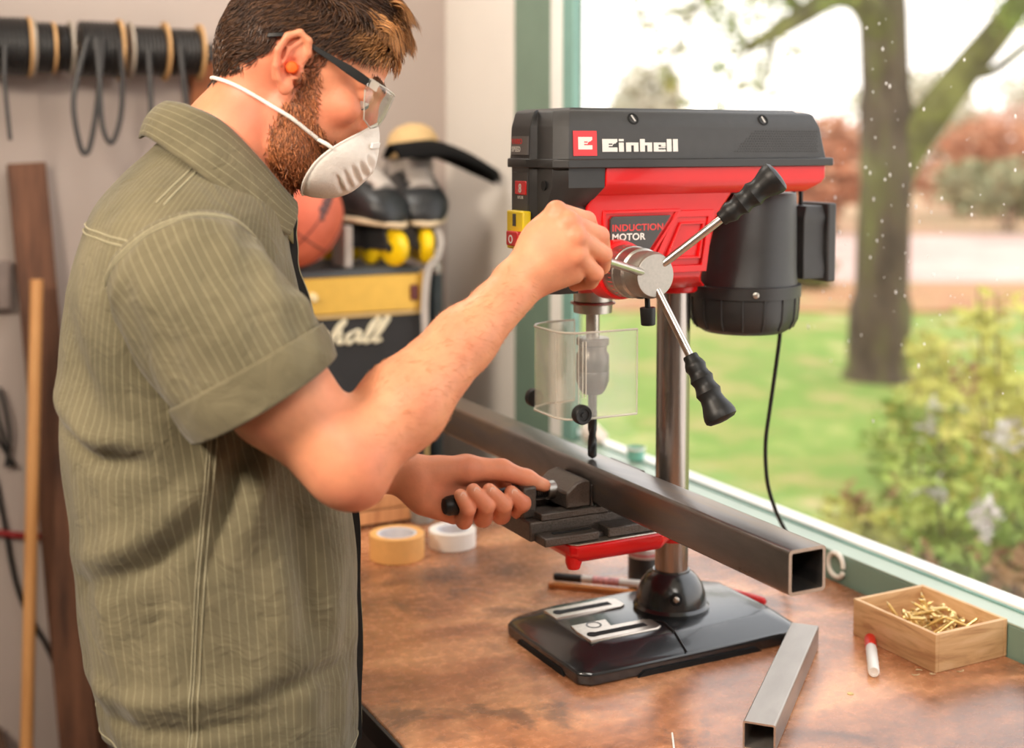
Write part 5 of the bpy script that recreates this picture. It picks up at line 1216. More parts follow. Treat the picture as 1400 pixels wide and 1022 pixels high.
# soft waves in the flow
flow += .35 * np.stack([np.sin(h * .11 + s * .07), np.sin(f * .12 + h * .05), np.cos(f * .10 + s * .09)], 1) + g.normal(size=flow.shape) * .18
D_ = flow @ HM; D_ -= N_ * np.sum(D_ * N_, 1, keepdims=True); D_ /= np.linalg.norm(D_, axis=1, keepdims=True)
ln = (10 + 16 * top + 10 * frontw + 4 * np.clip(h / 60, 0, 1)) * g.uniform(.7, 1.3, len(f))
dark = np.array(lin((66, 44, 31))[:3]); midb = np.array(lin((112, 76, 48))[:3]); gold = np.array(lin((196, 138, 82))[:3])
gw = np.clip(frontw * 1.1, 0, 1)[:, None]; cols = dark * (1 - gw) + gold * gw
cols = cols * g.uniform(.6, 1.5, (len(f), 1)); mixm = (g.random((len(f), 1)) < .28) * .7; cols = cols * (1 - mixm) + midb * mixm
red_ = np.array(lin((124, 74, 46))[:3]); cols = np.where(sburn[:, None], red_ * g.uniform(.5, 1.4, (len(f), 1)), cols); ln = np.where(sburn, ln * .55, ln)
strands('hair', R_, D_, N_, ln, .85, (.75, .45), cols, m_hair)
# front quiff: wavy locks swept forward over the hairline
nq = 5200; NL = 60; lock = g.integers(0, NL, nq); lf = np.concatenate([g.uniform(62, 92, 34), g.uniform(35, 70, NL - 34)]); ls = g.uniform(-54, 58, NL)
f0 = lf[lock] + g.normal(0, 2.4, nq); s0 = ls[lock] + g.normal(0, 2.4, nq)
dirs = np.stack([f0, s0, np.full(nq, 52.0) + g.normal(0, 3, nq)], 1) @ HM; dirs /= np.linalg.norm(dirs, axis=1, keepdims=True)
R2 = trace(dirs, hd(0, 0, 35)); N2 = FD.grad(R2, 5); tilt_ = (g.normal(0, .3, NL))[lock]; Lk = (np.concatenate([g.uniform(24, 38, 34), g.uniform(34, 54, NL - 34)]))[lock] * g.uniform(.85, 1.1, nq)
D2 = np.stack([.80 + .2 * tilt_, tilt_, .85 + .3 * tilt_], 1) @ HM
dr = np.stack([-.10 + 0 * tilt_, .25 * tilt_, -1.15 + .4 * tilt_], 1) @ HM
c2 = np.where(g.random((nq, 1)) < .35, midb, gold) * (g.uniform(.5, 1.35, NL)[lock] * g.uniform(.8, 1.2, nq))[:, None]
strands('hair_quiff', R2, D2, N2, Lk, .9, (.1, .0), c2, m_hair, 6, droop=dr)
# beard
u = head_dirs(60000); u = u[(u @ hA > -.3) & (u @ hH < .8)]; R3 = trace(u, hd(20, 0, -50)); Q3 = to_head(R3); w3 = beardness(*Q3.T) * (np.abs(Q3[:, 1]) < 72)
sb_ = ((Q3[:, 0] > 10) & (Q3[:, 0] < 33 - .25 * Q3[:, 2]) & (Q3[:, 2] > -62) & (Q3[:, 2] < 12)) * .8
kp = (g.random(len(R3)) < np.maximum(w3, sb_ * .7) * .85) & (R3[:, 2] > 648) & (Q3[:, 0] < 74) & ~((Q3[:, 0] > 60) & (Q3[:, 2] < -88)); R3 = R3[kp]; Q3 = Q3[kp]; N3 = FD.grad(R3, 4)
fl3 = np.stack([.55 + .2 * np.sin(Q3[:, 2] * .2), .1 * np.sign(Q3[:, 1]), -.8 + .2 * np.sin(Q3[:, 0] * .23)], 1) + g.normal(size=Q3.shape) * .35; D3 = fl3 @ HM
D3 -= N3 * np.sum(D3 * N3, 1, keepdims=True) * .8; D3 /= np.linalg.norm(D3, axis=1, keepdims=True)
c3 = np.array(lin((168, 104, 64))[:3]) * g.uniform(.3, 1.7, (len(R3), 1))
strands('beard', R3, D3, N3, g.uniform(5, 10, len(R3)) * (1 + .5 * np.clip((-90 - Q3[:, 2]) / 30, 0, 1)), .5, (.7, .5), c3, m_hair, 3)
# brows and lashes
for sgn in (-1, 1):
    nbw = 260; a = g.random(nbw); P0 = np.stack([97 - 15 * a ** 1.5 + g.normal(0, .8, nbw), sgn * (12 + 34 * a), 23 + 5 * np.sin(a * 2.6) + g.normal(0, 2.2, nbw)], 1)
    d0 = P0 - np.array([0, 0, 15]); d0 = d0 @ HM; d0 /= np.linalg.norm(d0, axis=1, keepdims=True); R4 = trace(d0, hd(0, 0, 15)); N4 = FD.grad(R4, 4)
    D4 = np.stack([-.4 + 0 * a, sgn * (.9 + 0 * a), .25 + 0 * a], 1) @ HM + N4 * .3
    strands('eyebrow', R4, D4, N4, g.uniform(5, 9, nbw), .45, (.4, .3), np.tile(np.array(lin((128, 82, 50))[:3]), (nbw, 1)) * g.uniform(.6, 1.3, (nbw, 1)), m_hair, 3)
    eb = MB(); eb.sphere(M2L(hd(80.5, sgn * 32, 3)), .0118, 20, 14); ey = eb.build('eye', mat('eye_white', (224, 210, 202), .2, var=.02) if sgn < 0 else bpy.data.materials['eye_white'], MAN)
    ib = MB(); ib.sphere(M2L(hd(86.5, sgn * 32.5, -1)), .0062, 14, 10); ib.build('iris', mat('iris_blue', (76, 92, 104), .15, var=.1) if sgn < 0 else bpy.data.materials['iris_blue'], ey)
# fine hair on the forearms
ids = g.choice(len(BV), 60000); Pv = BV[ids]; kk = ((Pv[:, 1] < -115) & (Pv[:, 0] > 150) & (Pv[:, 0] < 345) & (Pv[:, 2] < 560)); ids = ids[kk][:1500]
if len(ids):
    Pv = BV[ids]; Nv = BN[ids]; Dv = np.tile(np.array([.6, .45, -.2]), (len(ids), 1)) + g.normal(size=(len(ids), 3)) * .3; Dv -= Nv * np.sum(Dv * Nv, 1, keepdims=True); Dv /= np.linalg.norm(Dv, axis=1, keepdims=True)
    strands('arm_hair', Pv, Dv, Nv, g.uniform(6, 12, len(ids)), .13, (.5, .3), np.tile(np.array(lin((206, 142, 96))[:3]), (len(ids), 1)), m_hair, 3)
# ------------------------------------------------------------------ shirt
def shirt_mat():
    m = bpy.data.materials.new('olive_pinstripe'); m.use_nodes = True; N = m.node_tree.nodes; L = m.node_tree.links; p = N['Principled BSDF']
    p.inputs['Roughness'].default_value = .85; p.inputs['Specular IOR Level'].default_value = .2; p.inputs['Sheen Weight'].default_value = .15
    uv = N.new('ShaderNodeUVMap'); uv.uv_map = 'UVMap'; sp = N.new('ShaderNodeSeparateXYZ'); L.new(uv.outputs[0], sp.inputs[0])
    def mth(op, a, b=None):
        n = N.new('ShaderNodeMath'); n.operation = op
        for i, v in enumerate((a, b)):
            if v is None: continue
            if isinstance(v, (int, float)): n.inputs[i].default_value = v
            else: L.new(v, n.inputs[i])
        return n.outputs[0]
    st = mth('LESS_THAN', mth('FRACT', mth('DIVIDE', sp.outputs[0], 9.0)), .07)
    da = mth('LESS_THAN', mth('FRACT', mth('DIVIDE', sp.outputs[1], 2.6)), .68)
    k = mth('MULTIPLY', mth('MULTIPLY', st, da), .48)
    t = N.new('ShaderNodeTexCoord'); n = N.new('ShaderNodeTexNoise'); n.inputs['Scale'].default_value = 9; n.inputs['Detail'].default_value = 8; L.new(t.outputs['Object'], n.inputs['Vector'])
    r = N.new('ShaderNodeValToRGB'); r.color_ramp.elements[0].color = lin((94, 87, 66)); r.color_ramp.elements[1].color = lin((122, 113, 88)); r.color_ramp.elements[0].position = .3; r.color_ramp.elements[1].position = .7; L.new(n.outputs['Fac'], r.inputs[0])
    x = N.new('ShaderNodeMix'); x.data_type = 'RGBA'; L.new(k, x.inputs[0]); L.new(r.outputs[0], x.inputs[6]); x.inputs[7].default_value = lin((206, 198, 160)); L.new(x.outputs[2], p.inputs['Base Color'])
    wv = N.new('ShaderNodeTexNoise'); wv.inputs['Scale'].default_value = 700; wv.inputs['Detail'].default_value = 2; L.new(t.outputs['Object'], wv.inputs['Vector'])
    cr = N.new('ShaderNodeTexNoise'); cr.inputs['Scale'].default_value = 26; cr.inputs['Detail'].default_value = 5; cr.inputs['Distortion'].default_value = 1.2; L.new(t.outputs['Object'], cr.inputs['Vector'])
    b = N.new('ShaderNodeBump'); b.inputs['Strength'].default_value = .25; b.inputs['Distance'].default_value = .001; L.new(wv.outputs['Fac'], b.inputs['Height'])
    b2 = N.new('ShaderNodeBump'); b2.inputs['Strength'].default_value = .8; b2.inputs['Distance'].default_value = .006; L.new(cr.outputs['Fac'], b2.inputs['Height']); L.new(b.outputs[0], b2.inputs['Normal']); L.new(b2.outputs[0], p.inputs['Normal'])
    return m
m_shirt = shirt_mat()
m_plain = mat('olive_inside', (122, 116, 82), .9, var=.08, vscale=40, bump=.3, bscale=500)
m_stitch = mat('pale_stitching', (176, 168, 138), .8, var=.06)
def uv_grid(name, P, U, Vv, m, parent, closed=True, solid=.0016, angle=70):
    """P [rows, cols, 3] mm in the man's frame -> cloth mesh with millimetre UVs"""
    r, c = P.shape[:2]; V = M2L(P.reshape(-1, 3)); cc = c if closed else c - 1
    i, j = np.meshgrid(np.arange(r - 1), np.arange(cc), indexing='ij'); j2 = (j + 1) % c
    F = np.stack([i * c + j, i * c + j2, (i + 1) * c + j2, (i + 1) * c + j], -1).reshape(-1, 4)
    if closed:
        rr0 = P[r // 2]; rr1 = P[r // 2 + 1]; nrm0 = np.cross(rr0[1] - rr0[0], rr1[0] - rr0[0])
        if nrm0 @ (rr0[0] - rr0.mean(0)) < 0: F = F[:, ::-1]; rev = True
        else: rev = False
    else: rev = False
    me = fast_mesh(name, V, F)
    lay = me.uv_layers.new(name='UVMap')
    u = np.stack([U[i, j], U[i, np.where(j2 == 0, j, j2)] + np.where(j2 == 0, 8.0, 0), U[i + 1, np.where(j2 == 0, j, j2)] + np.where(j2 == 0, 8.0, 0), U[i + 1, j]], -1)
    w = np.stack([Vv[i, j], Vv[i, j2], Vv[i + 1, j2], Vv[i + 1, j]], -1)
    if rev: u = u[..., ::-1]; w = w[..., ::-1]
    lay.data.foreach_set('uv', np.stack([u, w], -1).astype(np.float32).ravel())
    o = link(name, me, m, parent, angle=angle)
    if solid: s = o.modifiers.new('cloth', 'SOLIDIFY'); s.thickness = solid; s.offset = -1
    return o
RG = np.array([  # back u, back z, front u, front z, half width
    (-133, 52, 154, -2, 168), (-143, 95, 155, 55, 170), (-154, 173, 158, 150, 170), (-163, 280, 155, 240, 171), (-169, 367, 146, 330, 174), (-170, 434, 128, 395, 178),
    (-166, 492, 114, 450, 181), (-157, 541, 103, 500, 184), (-143, 590, 92, 548, 182), (-128, 628, 86, 580, 172), (-98, 664, 85, 605, 142), (-70, 690, 86, 626, 102), (-54, 706, 82, 638, 76)], float)
_vi = np.arange(len(RG)); 
def smooth_interp(v):
    out = []
    for k in range(5):
        y = RG[:, k]; i = np.clip(np.floor(v).astype(int), 0, len(RG) - 2); t = v - i
        g_ = lambda j: y[np.clip(j, 0, len(RG) - 1)]
        p0, p1, p2, p3 = g_(i - 1), g_(i), g_(i + 1), g_(i + 2)
        out.append(.5 * (2 * p1 + (p2 - p0) * t + (2 * p0 - 5 * p1 + 4 * p2 - p3) * t * t + (3 * p1 - p0 - 3 * p2 + p3) * t ** 3))
    return out
FOLDS = [  # (points on the near side as (u, z), height mm, width mm)
    ([(34, 398), (18, 350), (4, 305), (-8, 262)], -9, 11), ([(52, 392), (44, 340), (30, 290)], 6, 13), ([(-140, 262), (-70, 300), (-20, 345), (6, 392)], 6, 15), ([(-130, 236), (-62, 268), (-18, 305)], -6, 12),
    ([(-165, 440), (-130, 398), (-80, 396)], 6, 14), ([(-160, 400), (-120, 372), (-70, 375)], -6, 11), ([(-150, 120), (-60, 118), (40, 132)], 4, 12), ([(-140, 92), (-40, 84), (60, 98)], -4, 10), ([(20, 110), (90, 128), (140, 122)], -4, 10),
    ([(110, 330), (118, 250), (126, 170)], 5, 16), ([(82, 340), (88, 260), (96, 180)], -4, 14), ([(60, 300), (66, 200), (70, 120)], 3, 16), ([(-110, 330), (-112, 240), (-108, 150)], 4, 20), ([(-60, 250), (-64, 170)], -4, 14),
    ([(-150, 520), (-140, 470), (-120, 430)], -5, 12), ([(96, 560), (112, 500), (124, 440)], 4, 10), ([(72, 560), (92, 505), (104, 450)], -4, 9)]
def fold_disp(u, z):
    d = np.zeros_like(u)
    for pts, hgt, wid in FOLDS:
        P = np.array(pts, float); best = np.full(u.shape, 1e9); tt = np.zeros_like(u)
        for i in range(len(P) - 1):
            ab = P[i + 1] - P[i]; t = np.clip(((u - P[i, 0]) * ab[0] + (z - P[i, 1]) * ab[1]) / (ab @ ab), 0, 1)
            q = (u - P[i, 0] - t * ab[0]) ** 2 + (z - P[i, 1] - t * ab[1]) ** 2
            m = q < best; best = np.where(m, q, best); tt = np.where(m, (i + t) / (len(P) - 1), tt)
        d += 1.7 * hgt * np.exp(-best / (wid * wid)) * np.sin(np.clip(tt * .9 + .05, 0, 1) * PI) ** .5
    return d
def torso(v, th, extra=0.0):
    """point(s) on the shirt trunk; th = 0 front, +pi/2 his right (camera) side, pi back"""
    ub, zb, uf, zf, hw = smooth_interp(v); c = np.cos(th); s = np.sin(th); n = np.interp(v, [0, 8, 10, 12], [2.5, 2.5, 2.2, 2.0])
    cc = np.sign(c) * np.abs(c) ** (2 / n); ss = np.sign(s) * np.abs(s) ** (2 / n)
    mu, mz = (ub + uf) / 2, (zb + zf) / 2
    P = np.stack([mu + (uf - ub) / 2 * cc, -hw * ss, mz + (zf - zb) / 2 * cc], -1)
    # droop of the shoulders towards the arms, folds and slack
    P[..., 2] -= np.where(v > 8, 0, 0)
    fd = fold_disp(P[..., 0], P[..., 2]) * np.clip(np.sin(th) * 3, 0, 1) + fold_disp(P[..., 0] + 15, P[..., 2] + 20) * np.clip(-np.sin(th) * 3, 0, 1)
    w = np.clip((11 - v) / 2, 0, 1)
    wv = 3.4 * np.sin(th * 9 + P[..., 2] * .013) * np.sin(P[..., 2] * .021 + th * 3) + 1.8 * np.sin(th * 17 - P[..., 2] * .03)
    nrm = np.stack([c * hw, -s * (uf - ub) / 2, 0 * c], -1); nrm /= np.linalg.norm(nrm, axis=-1, keepdims=True)
    return P + nrm * ((fd + wv * np.clip(1 - v / 7, .25, 1)) * w + extra)[..., None]
nv, nt_ = 190, 220
Vg, Tg = np.meshgrid(np.linspace(0, 12, nv), np.linspace(0, 2 * PI, nt_, endpoint=False), indexing='ij')
PT_ = torso(Vg, Tg); arc = np.linalg.norm(np.diff(torso(np.full(721, 5.0), np.linspace(0, 2 * PI, 721)), axis=0), axis=1).cumsum()
Uu = np.interp(Tg, np.linspace(0, 2 * PI, 720), arc); Vv = np.cumsum(np.concatenate([np.zeros((1, nt_)), np.linalg.norm(np.diff(PT_, axis=0), axis=2)]), axis=0)
shirt = uv_grid('shirt', PT_, Uu, Vv, m_shirt, MAN)
# sleeves
def sleeve_pts(side, v, th, extra=0.0):
    """v 0 armhole .. 1 cuff end; th = 0 front edge, +pi/2 outer/top edge"""
    sg = -1 if side == 'r' else 1
    if side == 'r':
        cps = np.array([(-36, 128, 566), (-26, 160, 552), (0, 186, 522), (26, 199, 480), (50, 206, 440)], float); a1 = np.array([(78, 0, 20), (78, 0, 26), (77, 0, 34), (74, 0, 40), (69, 0, 42)], float); a2 = np.array([(0, 46, 66), (-2, 58, 58), (2, 72, 34), (6, 78, 16), (8, 79, 6)], float)
    else:
        cps = np.array([(-36, 128, 566), (-30, 162, 550), (-18, 188, 520), (-4, 202, 480), (8, 210, 440)], float); a1 = np.array([(78, 0, 20), (78, 0, 22), (77, 0, 22), (74, 0, 20), (70, 0, 18)], float); a2 = np.array([(0, 46, 66), (-2, 58, 58), (2, 72, 34), (6, 76, 16), (8, 76, 6)], float)
    x = np.clip(v * 4, 0, 4); I = lambda A: np.stack([np.interp(x, range(5), A[:, k]) for k in range(3)], -1)
    # smooth the control polygon a little
    def S(A): return (I(A) * 2 + np.stack([np.interp(np.clip(x - .45, 0, 4), range(5), A[:, k]) for k in range(3)], -1) + np.stack([np.interp(np.clip(x + .45, 0, 4), range(5), A[:, k]) for k in range(3)], -1)) / 4
    c, A1, A2 = S(cps), S(a1), S(a2)
    k = 1 + .025 * np.sin(th * 5 + v * 9) * np.sin(v * PI) + .02 * np.sin(th * 11 - v * 14) * np.sin(v * PI) + .035 * np.exp(-((v - .55 - .12 * np.cos(th)) / .07) ** 2) * np.clip(np.cos(th - .5), 0, 1) - .03 * np.exp(-((v - .42 - .12 * np.cos(th)) / .06) ** 2) * np.clip(np.cos(th - .5), 0, 1)
    k = k + .03 * np.exp(-((v - .30 + .15 * np.sin(th)) / .05) ** 2) - extra * 0
    P = c + (A1 * np.cos(th)[..., None] + A2 * np.sin(th)[..., None]) * (k + extra / 76)[..., None]
    P[..., 1] *= sg
    return P
for side in ('r', 'l'):
    Vs, Ts = np.meshgrid(np.linspace(0, .86, 80), np.linspace(0, 2 * PI, 140, endpoint=False), indexing='ij')
    Ps = sleeve_pts(side, Vs, Ts); sl_ = uv_grid('sleeve', Ps, Ts * 76, Vs * 230, m_shirt, shirt)
    Vc, Tc = np.meshgrid(np.linspace(.78, 1.0, 16), np.linspace(0, 2 * PI, 140, endpoint=False), indexing='ij')
    ex = 2.6 + 1.6 * np.sin((Vc - .78) / .22 * PI) + .8 * np.sin(Tc * 3)
    uv_grid('cuff', sleeve_pts(side, Vc, Tc, ex), np.full(Tc.shape, 5.0), Vc * 230, m_shirt, shirt, solid=.0035)
# stitching runs on the cloth
stt = MB()
def run(pts, r=.0006): stt.tube([Vector(p) for p in M2L(np.array(pts))], r, 5)
vv = np.linspace(0.05, 5.9, 120)
def th_for(v, u):
    ub, zb, uf, zf, hw = smooth_interp(np.array([v])); x = (u - (ub + uf) / 2) / ((uf - ub) / 2); x = float(np.clip(x[0], -1, 1)); c = math.copysign(abs(x) ** 1.25, x); return math.acos(c)
for off in (-4.5, -1.5, 4.0):
    run([torso(np.array([v]), np.array([th_for(v, np.interp(v, [0, 1, 2, 3, 4, 5, 6], [-30, -29, -24, -17, -8, -2, 0]) + off)]), .9)[0] for v in vv], .0006)
for off in (0.10, .055): run([torso(np.array([off * 3.0 + .0]), np.array([t]), .7)[0] for t in np.linspace(0, 2 * PI, 160)], .0005) if off == .10 else None
for dv in (.035, .075): run([sleeve_pts('r', np.array([dv + .035]), np.array([t]), .8)[0] for t in np.linspace(-.6, PI + .5, 90)], .0008)
for dv in (0, .16): run([torso(np.array([8.55 - dv]), np.array([t]), .9)[0] for t in np.linspace(PI * .62, PI * 1.4, 70)], .0008)
for dt in (-.03, .05): run([torso(np.array([v]), np.array([PI * .60 + dt + (11.8 - v) * .03]), 1.0)[0] for v in np.linspace(9.7, 11.9, 24)], .0008)
# collar: folded band round the neck
UPc = [(-50, 0, 742), (-44, -36, 743), (-22, -60, 738), (10, -65, 722), (46, -58, 685), (74, -44, 650), (90, -32, 632)]
LOc = [(-76, 0, 704), (-66, -48, 706), (-34, -92, 684), (8, -104, 650), (43, -94, 624), (66, -80, 606), (80, -66, 598)]
def cur(P, sgn):
    return np.array([(p[0], p[1] * sgn, p[2]) for p in catmull(P, 10)])
cu = np.concatenate([cur(UPc, -1)[::-1], cur(UPc, 1)[1:]]); clo = np.concatenate([cur(LOc, -1)[::-1], cur(LOc, 1)[1:]])
rows = []
for k in np.linspace(0, 1, 14):
    bul = np.sin(k * PI) * 5.0; mid_ = cu * (1 - k) + clo * k; outw = mid_ - np.array([15, 0, 660]); outw[:, 2] *= .4; outw /= np.linalg.norm(outw, axis=1, keepdims=True); rows.append(mid_ + outw * (bul + 1.5) + np.array([0, 0, 3.0]) * np.sin(k * PI))
CP = np.stack(rows); k_, c_ = np.meshgrid(np.linspace(0, 42, 14), np.concatenate([[0], np.linalg.norm(np.diff(clo, axis=0), axis=1).cumsum()]), indexing='ij')
uv_grid('collar', CP, k_ * 1.45, c_, m_shirt, shirt, closed=False, solid=.0028)
rows = []
for k in np.linspace(0, 1, 8):
    tgt = np.stack([cu[:, 0] * .96 + 1, cu[:, 1] * (.97 + .12 * k), cu[:, 2] - 46 * k], 1); rows.append(tgt)
uv_grid('collar_stand', np.stack(rows), k_[:8] * 0 + 5, c_[:8], m_plain, shirt, closed=False, solid=.002)
for kk_ in (9.6, 10.9, 12.6): 
    i0 = int(kk_); w_ = kk_ - i0; L_ = CP[i0] * (1 - w_) + CP[i0 + 1] * w_; o_ = L_ - np.array([15, 0, 660]); o_ /= np.linalg.norm(o_, axis=1, keepdims=True); run(L_ + o_ * 2.2, .0006)
for e_ in (len(cu) - 3, len(cu) - 5): run(CP[1:13, e_] + np.array([.4, -.9, .3]), .0006)
stt.build('seam_stitching', m_stitch, shirt)['kind'] = 'stuff'
# front placket with black facing
m_face = mat('black_facing', (16, 16, 15), .7, var=.1)
vq = np.linspace(11.9, 0, 120)
def strip(name, wlo, whi, off, m, thick):
    rows = []
    ub, zb, uf, zf, hw = smooth_interp(vq); bow = 1.5 * np.sin(vq * 2.1) + 1.0 * np.sin(vq * 4.3 + 1)
    du = np.gradient(uf); dz = np.gradient(zf); nl = np.hypot(du, dz); nx_, nz_ = -dz / nl, du / nl
    for w, o in ((wlo, off), (whi, off), (whi, off + thick), (wlo, off + thick)): rows.append(np.stack([uf + (o + bow + 1.5) * nx_, np.full_like(uf, w), zf + (o + bow + 1.5) * nz_], 1))
    A = np.stack(rows, 1); q = MB(); q.loft([[Vector(p) for p in M2L(r)] for r in A]); return q.build(name, m, shirt)
strip('placket_facing', -26, 6, -9, m_face, 14.5); strip('placket', -6, 26, 5.8, m_shirt if False else m_plain, 1.6); strip('placket_edge', -7.2, -5.6, 6.6, m_stitch, 1.0)
# trousers and shoes
m_trs = mat('black_trousers', (30, 30, 32), .85, var=.12, bump=.3, bscale=500)
tr_ = MB()
def ell_ring(c, ru, rw, n=28): return [Vector(M2L((c[0] + ru * math.cos(a), c[1] + rw * math.sin(a), c[2]))) for a in [2 * PI * k / n for k in range(n)]]
tr_.loft([ell_ring((2, 0, 150), 112, 140), ell_ring((4, 0, 60), 122, 152), ell_ring((5, 0, 0), 125, 156), ell_ring((6, 0, -60), 118, 154)])
trousers = tr_.build('trousers', m_trs, MAN, angle=80)
for s in (-1, 1):
    MB().loft([ell_ring((6, s * 74, -10), 108, 82), ell_ring((8, s * 82, -200), 90, 76), ell_ring((14, s * 88, -400), 70, 62), ell_ring((10, s * 90, -560), 66, 58), ell_ring((0, s * 94, -760), 58, 52), ell_ring((2, s * 96, -845), 60, 54)]).build('trouser_leg', m_trs, trousers, angle=80)
    q = MB(); R6 = []
    for uu, wd, zt in ((-62, 20, 40), (-50, 36, 76), (0, 42, 92), (60, 46, 76), (120, 48, 58), (160, 40, 46), (178, 18, 34)):
        R6.append([Vector(M2L((uu, s * 98 + wd * math.cos(a), -897 + zt / 2 + zt / 2 * math.sin(a)))) for a in [2 * PI * k / 20 for k in range(20)]])
    shoe = q.loft(R6).build('shoe', m_rubber, MAN, angle=70)

# ------------------------------------------------------------------ dust mask
MK = thing('dust_mask', 'white moulded dust mask with ribs worn over nose and beard', 'mask', tuple(Vector((-.663, -.045, 0)) + Vector((hd(85, 0, -65)[0] * .9685 / 1000, -hd(85, 0, -65)[0] * .2491 / 1000, hd(85, 0, -65)[2] / 1000))))
def man_to_world(P):
    P = np.asarray(P, float) / 1000; return np.stack([B0[0] + P[..., 0] * FX[0] + P[..., 1] * LX[0], B0[1] + P[..., 0] * FX[1] + P[..., 1] * LX[1], P[..., 2]], -1)
def wl(P, root): return man_to_world(P) - np.array(root.location)
rim = np.array([(109, 0, -13), (104, 16, -20), (94, 34, -34), (78, 56, -56), (66, 60, -80), (62, 50, -104), (64, 26, -120), (66, 0, -124)], float)
rimc = np.array([tuple(p) for p in catmull([tuple(p) for p in np.concatenate([rim, (rim[1:-1] * np.array([1, -1, 1]))[::-1]])], 16, True)])
nr, na = 46, len(rimc); A0 = np.array([84, 0, -70.0]); Bv = np.array([44, 0, 2.0])
hh = rimc[:, 2]; pe = np.interp(hh, [-124, -104, -80, -56, -30, -13], [3.6, 3.2, 2.5, 2.0, 1.5, 1.2])
rows = []
for i in range(nr):
    r = 1 - i / (nr - 1); r = max(r, .004)
    b_ = (1 - r ** pe) ** np.interp(hh, [-124, -13], [.62, .85])
    P = A0 + (rimc - A0) * r + Bv * b_[:, None]; rows.append(P)
MP_ = np.stack(rows)
ctr = np.array([88, 0, -68.0]); nn = MP_ - ctr; nn /= np.linalg.norm(nn, axis=2, keepdims=True)
disp = np.zeros(MP_.shape[:2])
for k in range(6):
    c_f, c_h = 99 + 6.0 * k, -93 + 8.4 * k; d_ax = np.array([.66, -.75]); d_or = np.array([.75, .66]); df = MP_[..., 0] - c_f; dh = MP_[..., 2] - c_h
    al = df * d_ax[0] + dh * d_ax[1]; ac = df * d_or[0] + dh * d_or[1]
    disp += -4.2 * np.exp(-(ac / 2.5) ** 2) * np.exp(-(al / 9.5) ** 4) * np.clip((np.abs(MP_[..., 1]) - 6) / 8, 0, 1)
    disp += 1.8 * np.exp(-((ac - 5) / 2.6) ** 2) * np.exp(-(al / 10) ** 4) * np.clip((np.abs(MP_[..., 1]) - 6) / 8, 0, 1)
MP_ = MP_ + nn * disp[..., None]
MW = np.einsum('ijk,kl->ijl', MP_, HM) + HO
V = wl(MW.reshape(-1, 3), MK); i, j = np.meshgrid(np.arange(nr - 1), np.arange(na), indexing='ij'); j2 = (j + 1) % na
F = np.stack([i * na + j, i * na + j2, (i + 1) * na + j2, (i + 1) * na + j], -1).reshape(-1, 4)
m_mask = mat('mask_white', (232, 226, 218), .85, var=.04, vscale=120, bump=.25, bscale=420)
me = fast_mesh('shell', V, F); o = link('shell', me, m_mask, MK, angle=180); sm = o.modifiers.new('thick', 'SOLIDIFY'); sm.thickness = .0016; sm.offset = -1
def hw(f, s, h, root): return Vector(wl(np.array([hd(f, s, h)]), root)[0])
MB().tube([Vector(p) for p in wl(rimc @ HM + HO, MK)], .0012, 6, closed=True).build('rim_welt', m_mask, MK)
# nose strip bent over the bridge
ns = MB(); rr_n = []
for s in np.linspace(-26, 26, 13):
    f = 120.5 - .0110 * s * s; h = -35 - .006 * s * s; rr_n.append([hw(f - 1, s, h + 3, MK), hw(f + 1.2, s, h + 3, MK), hw(f + 2.4, s, h - 2.6, MK), hw(f, s, h - 2.6, MK)])
ns.loft(rr_n); ns.build('nose_strip', mat('strip_white', (244, 242, 238), .4, var=.02), MK)
# elastic strap laid on the skin round the nape
pts = np.array([hd(*p) for p in [(76, 58, -60), (60, 63, -56), (44, 66, -53), (20, 68, -48), (-6, 68, -45), (-40, 62, -42), (-60, 50, -42), (-76, 30, -44), (-84, 0, -46), (-76, -30, -44), (-60, -50, -42), (-40, -62, -42), (-6, -68, -45), (20, -68, -48), (44, -66, -53), (60, -63, -56), (76, -58, -60)]])
pts = np.array([tuple(p) for p in catmull([tuple(p) for p in pts], 8)])
cen = hd(-10, 0, -40)
for _ in range(40):
    d = FD.sample(pts) - 2.2; dirn = pts - cen; dirn -= np.outer(dirn @ hH, hH); dirn /= np.linalg.norm(dirn, axis=1, keepdims=True)
    lim = np.clip(d, -4, 4); lim[:5] = 0; lim[-5:] = 0; pts = pts - dirn * lim[:, None] * .7
MB().tube([Vector(p) for p in wl(pts, MK)], .0023, 8).build('strap', m_mask, MK)

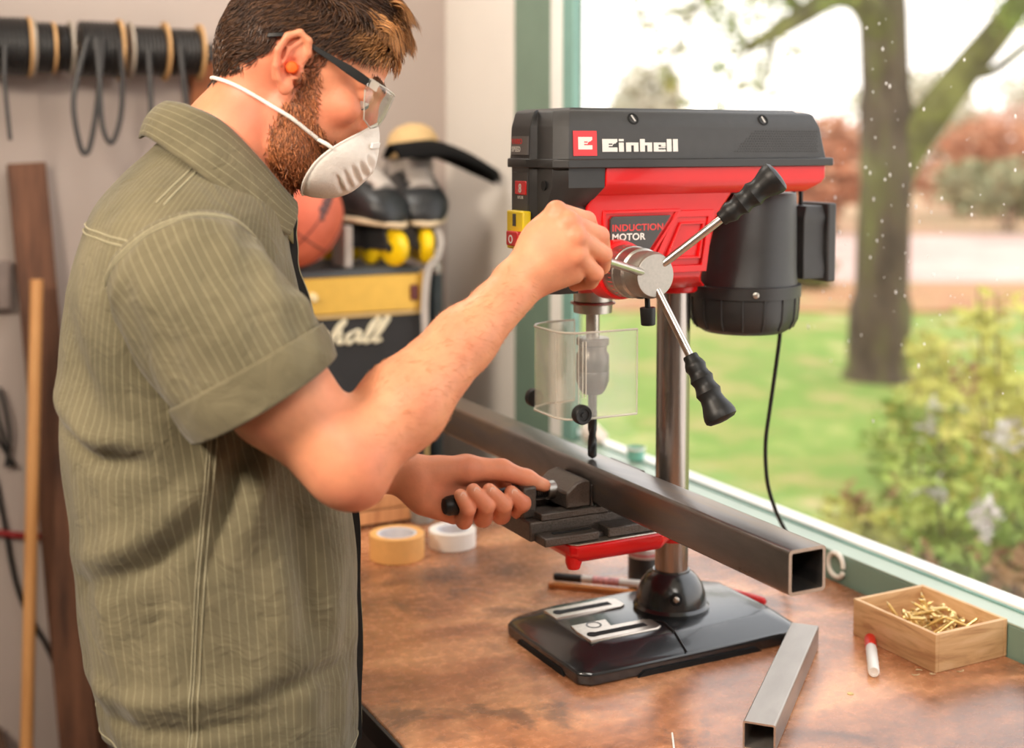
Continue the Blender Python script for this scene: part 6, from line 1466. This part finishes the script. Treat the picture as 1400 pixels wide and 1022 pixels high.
# ------------------------------------------------------------------ safety glasses
SG = thing('safety_glasses', 'clear safety glasses with black temple arms worn by the man', 'glasses', tuple(Vector(man_to_world(hd(100, 0, 10)))))
m_lens = clear_mat('clear_lens', (.95, .96, .95), gloss=.10, body=.05, body_col=(236, 238, 232))
rows = []
for t in np.linspace(-1, 1, 41):
    a = t * 1.18; f = 62 + 52 * math.cos(a) ** 1.0; s = 74 * math.sin(a) / math.sin(1.18); ab = abs(t)
    top = 24 + 3 * ab; bot = float(np.interp(ab, [0, .10, .25, .5, .75, .9, 1], [4, -4, -16, -22, -16, 0, 14]))
    rows.append([(f - .0012 * (h - 10) ** 2, s, h) for h in np.linspace(top, bot, 9)])
q = MB(); q.loft([[hw(*p, SG) for p in r] for r in rows], close=False, caps=False); o = q.build('lens', m_lens, SG, angle=180); sm = o.modifiers.new('thick', 'SOLIDIFY'); sm.thickness = .0018; sm.offset = 0
e = MB(); e.tube([hw(*r[0], SG) for r in rows] , .0011, 6); e.tube([hw(*r[-1], SG) for r in rows], .0008, 6); e.build('lens_edge', m_edge, SG)
for s in (-1, 1):
    tm = MB()
    P6 = [(84, 72.5, 22.5, 4.2), (72, 75, 24, 5.2), (56, 77, 26.5, 5.0), (40, 77.5, 28.5, 3.6), (20, 77.5, 31, 3.0), (6, 77, 33, 2.8), (-8, 76, 33, 2.6), (-24, 78, 30, 2.6), (-38, 74, 23, 2.4)]
    tm.loft([[hw(f, s * (q_ + 1.3), h + w, SG), hw(f, s * (q_ - 1.3), h + w, SG), hw(f, s * (q_ - 1.3), h - w, SG), hw(f, s * (q_ + 1.3), h - w, SG)] for f, q_, h, w in P6])
    tm.build('temple_arm', m_rubber, SG, bevel=.0006)
    hg = MB(); hg.loft([[hw(f, s * (q_ + 1.8), h + 5, SG), hw(f, s * (q_ - 1.8), h + 5, SG), hw(f, s * (q_ - 1.8), h - 5, SG), hw(f, s * (q_ + 1.8), h - 5, SG)] for f, q_, h in ((94, 69, 22), (84, 74, 23.5))]); hg.build('hinge', m_edge, SG)
EPs = thing('ear_plug', 'orange foam ear plug in the ear of the man', 'ear plug', tuple(Vector(man_to_world(hd(1, 80, 2)))))
qd = Vector(man_to_world(hd(1, 84, 2)) - man_to_world(hd(1, 70, 2))).normalized()
MB().lathe([(.0045, -.010), (.0062, .0), (.0064, .006), (.0054, .0085), (.002, .0095)], (0, 0, 0), qd, 20).build('plug', mat('plug_orange', (250, 96, 16), .7, var=.05), EPs)
MB().lathe([(.0066, .0008), (.0069, .0014), (.0069, .0022), (.0066, .0028)], (0, 0, 0), qd, 20).build('plug_collar', bpy.data.materials['plug_orange'], EPs)
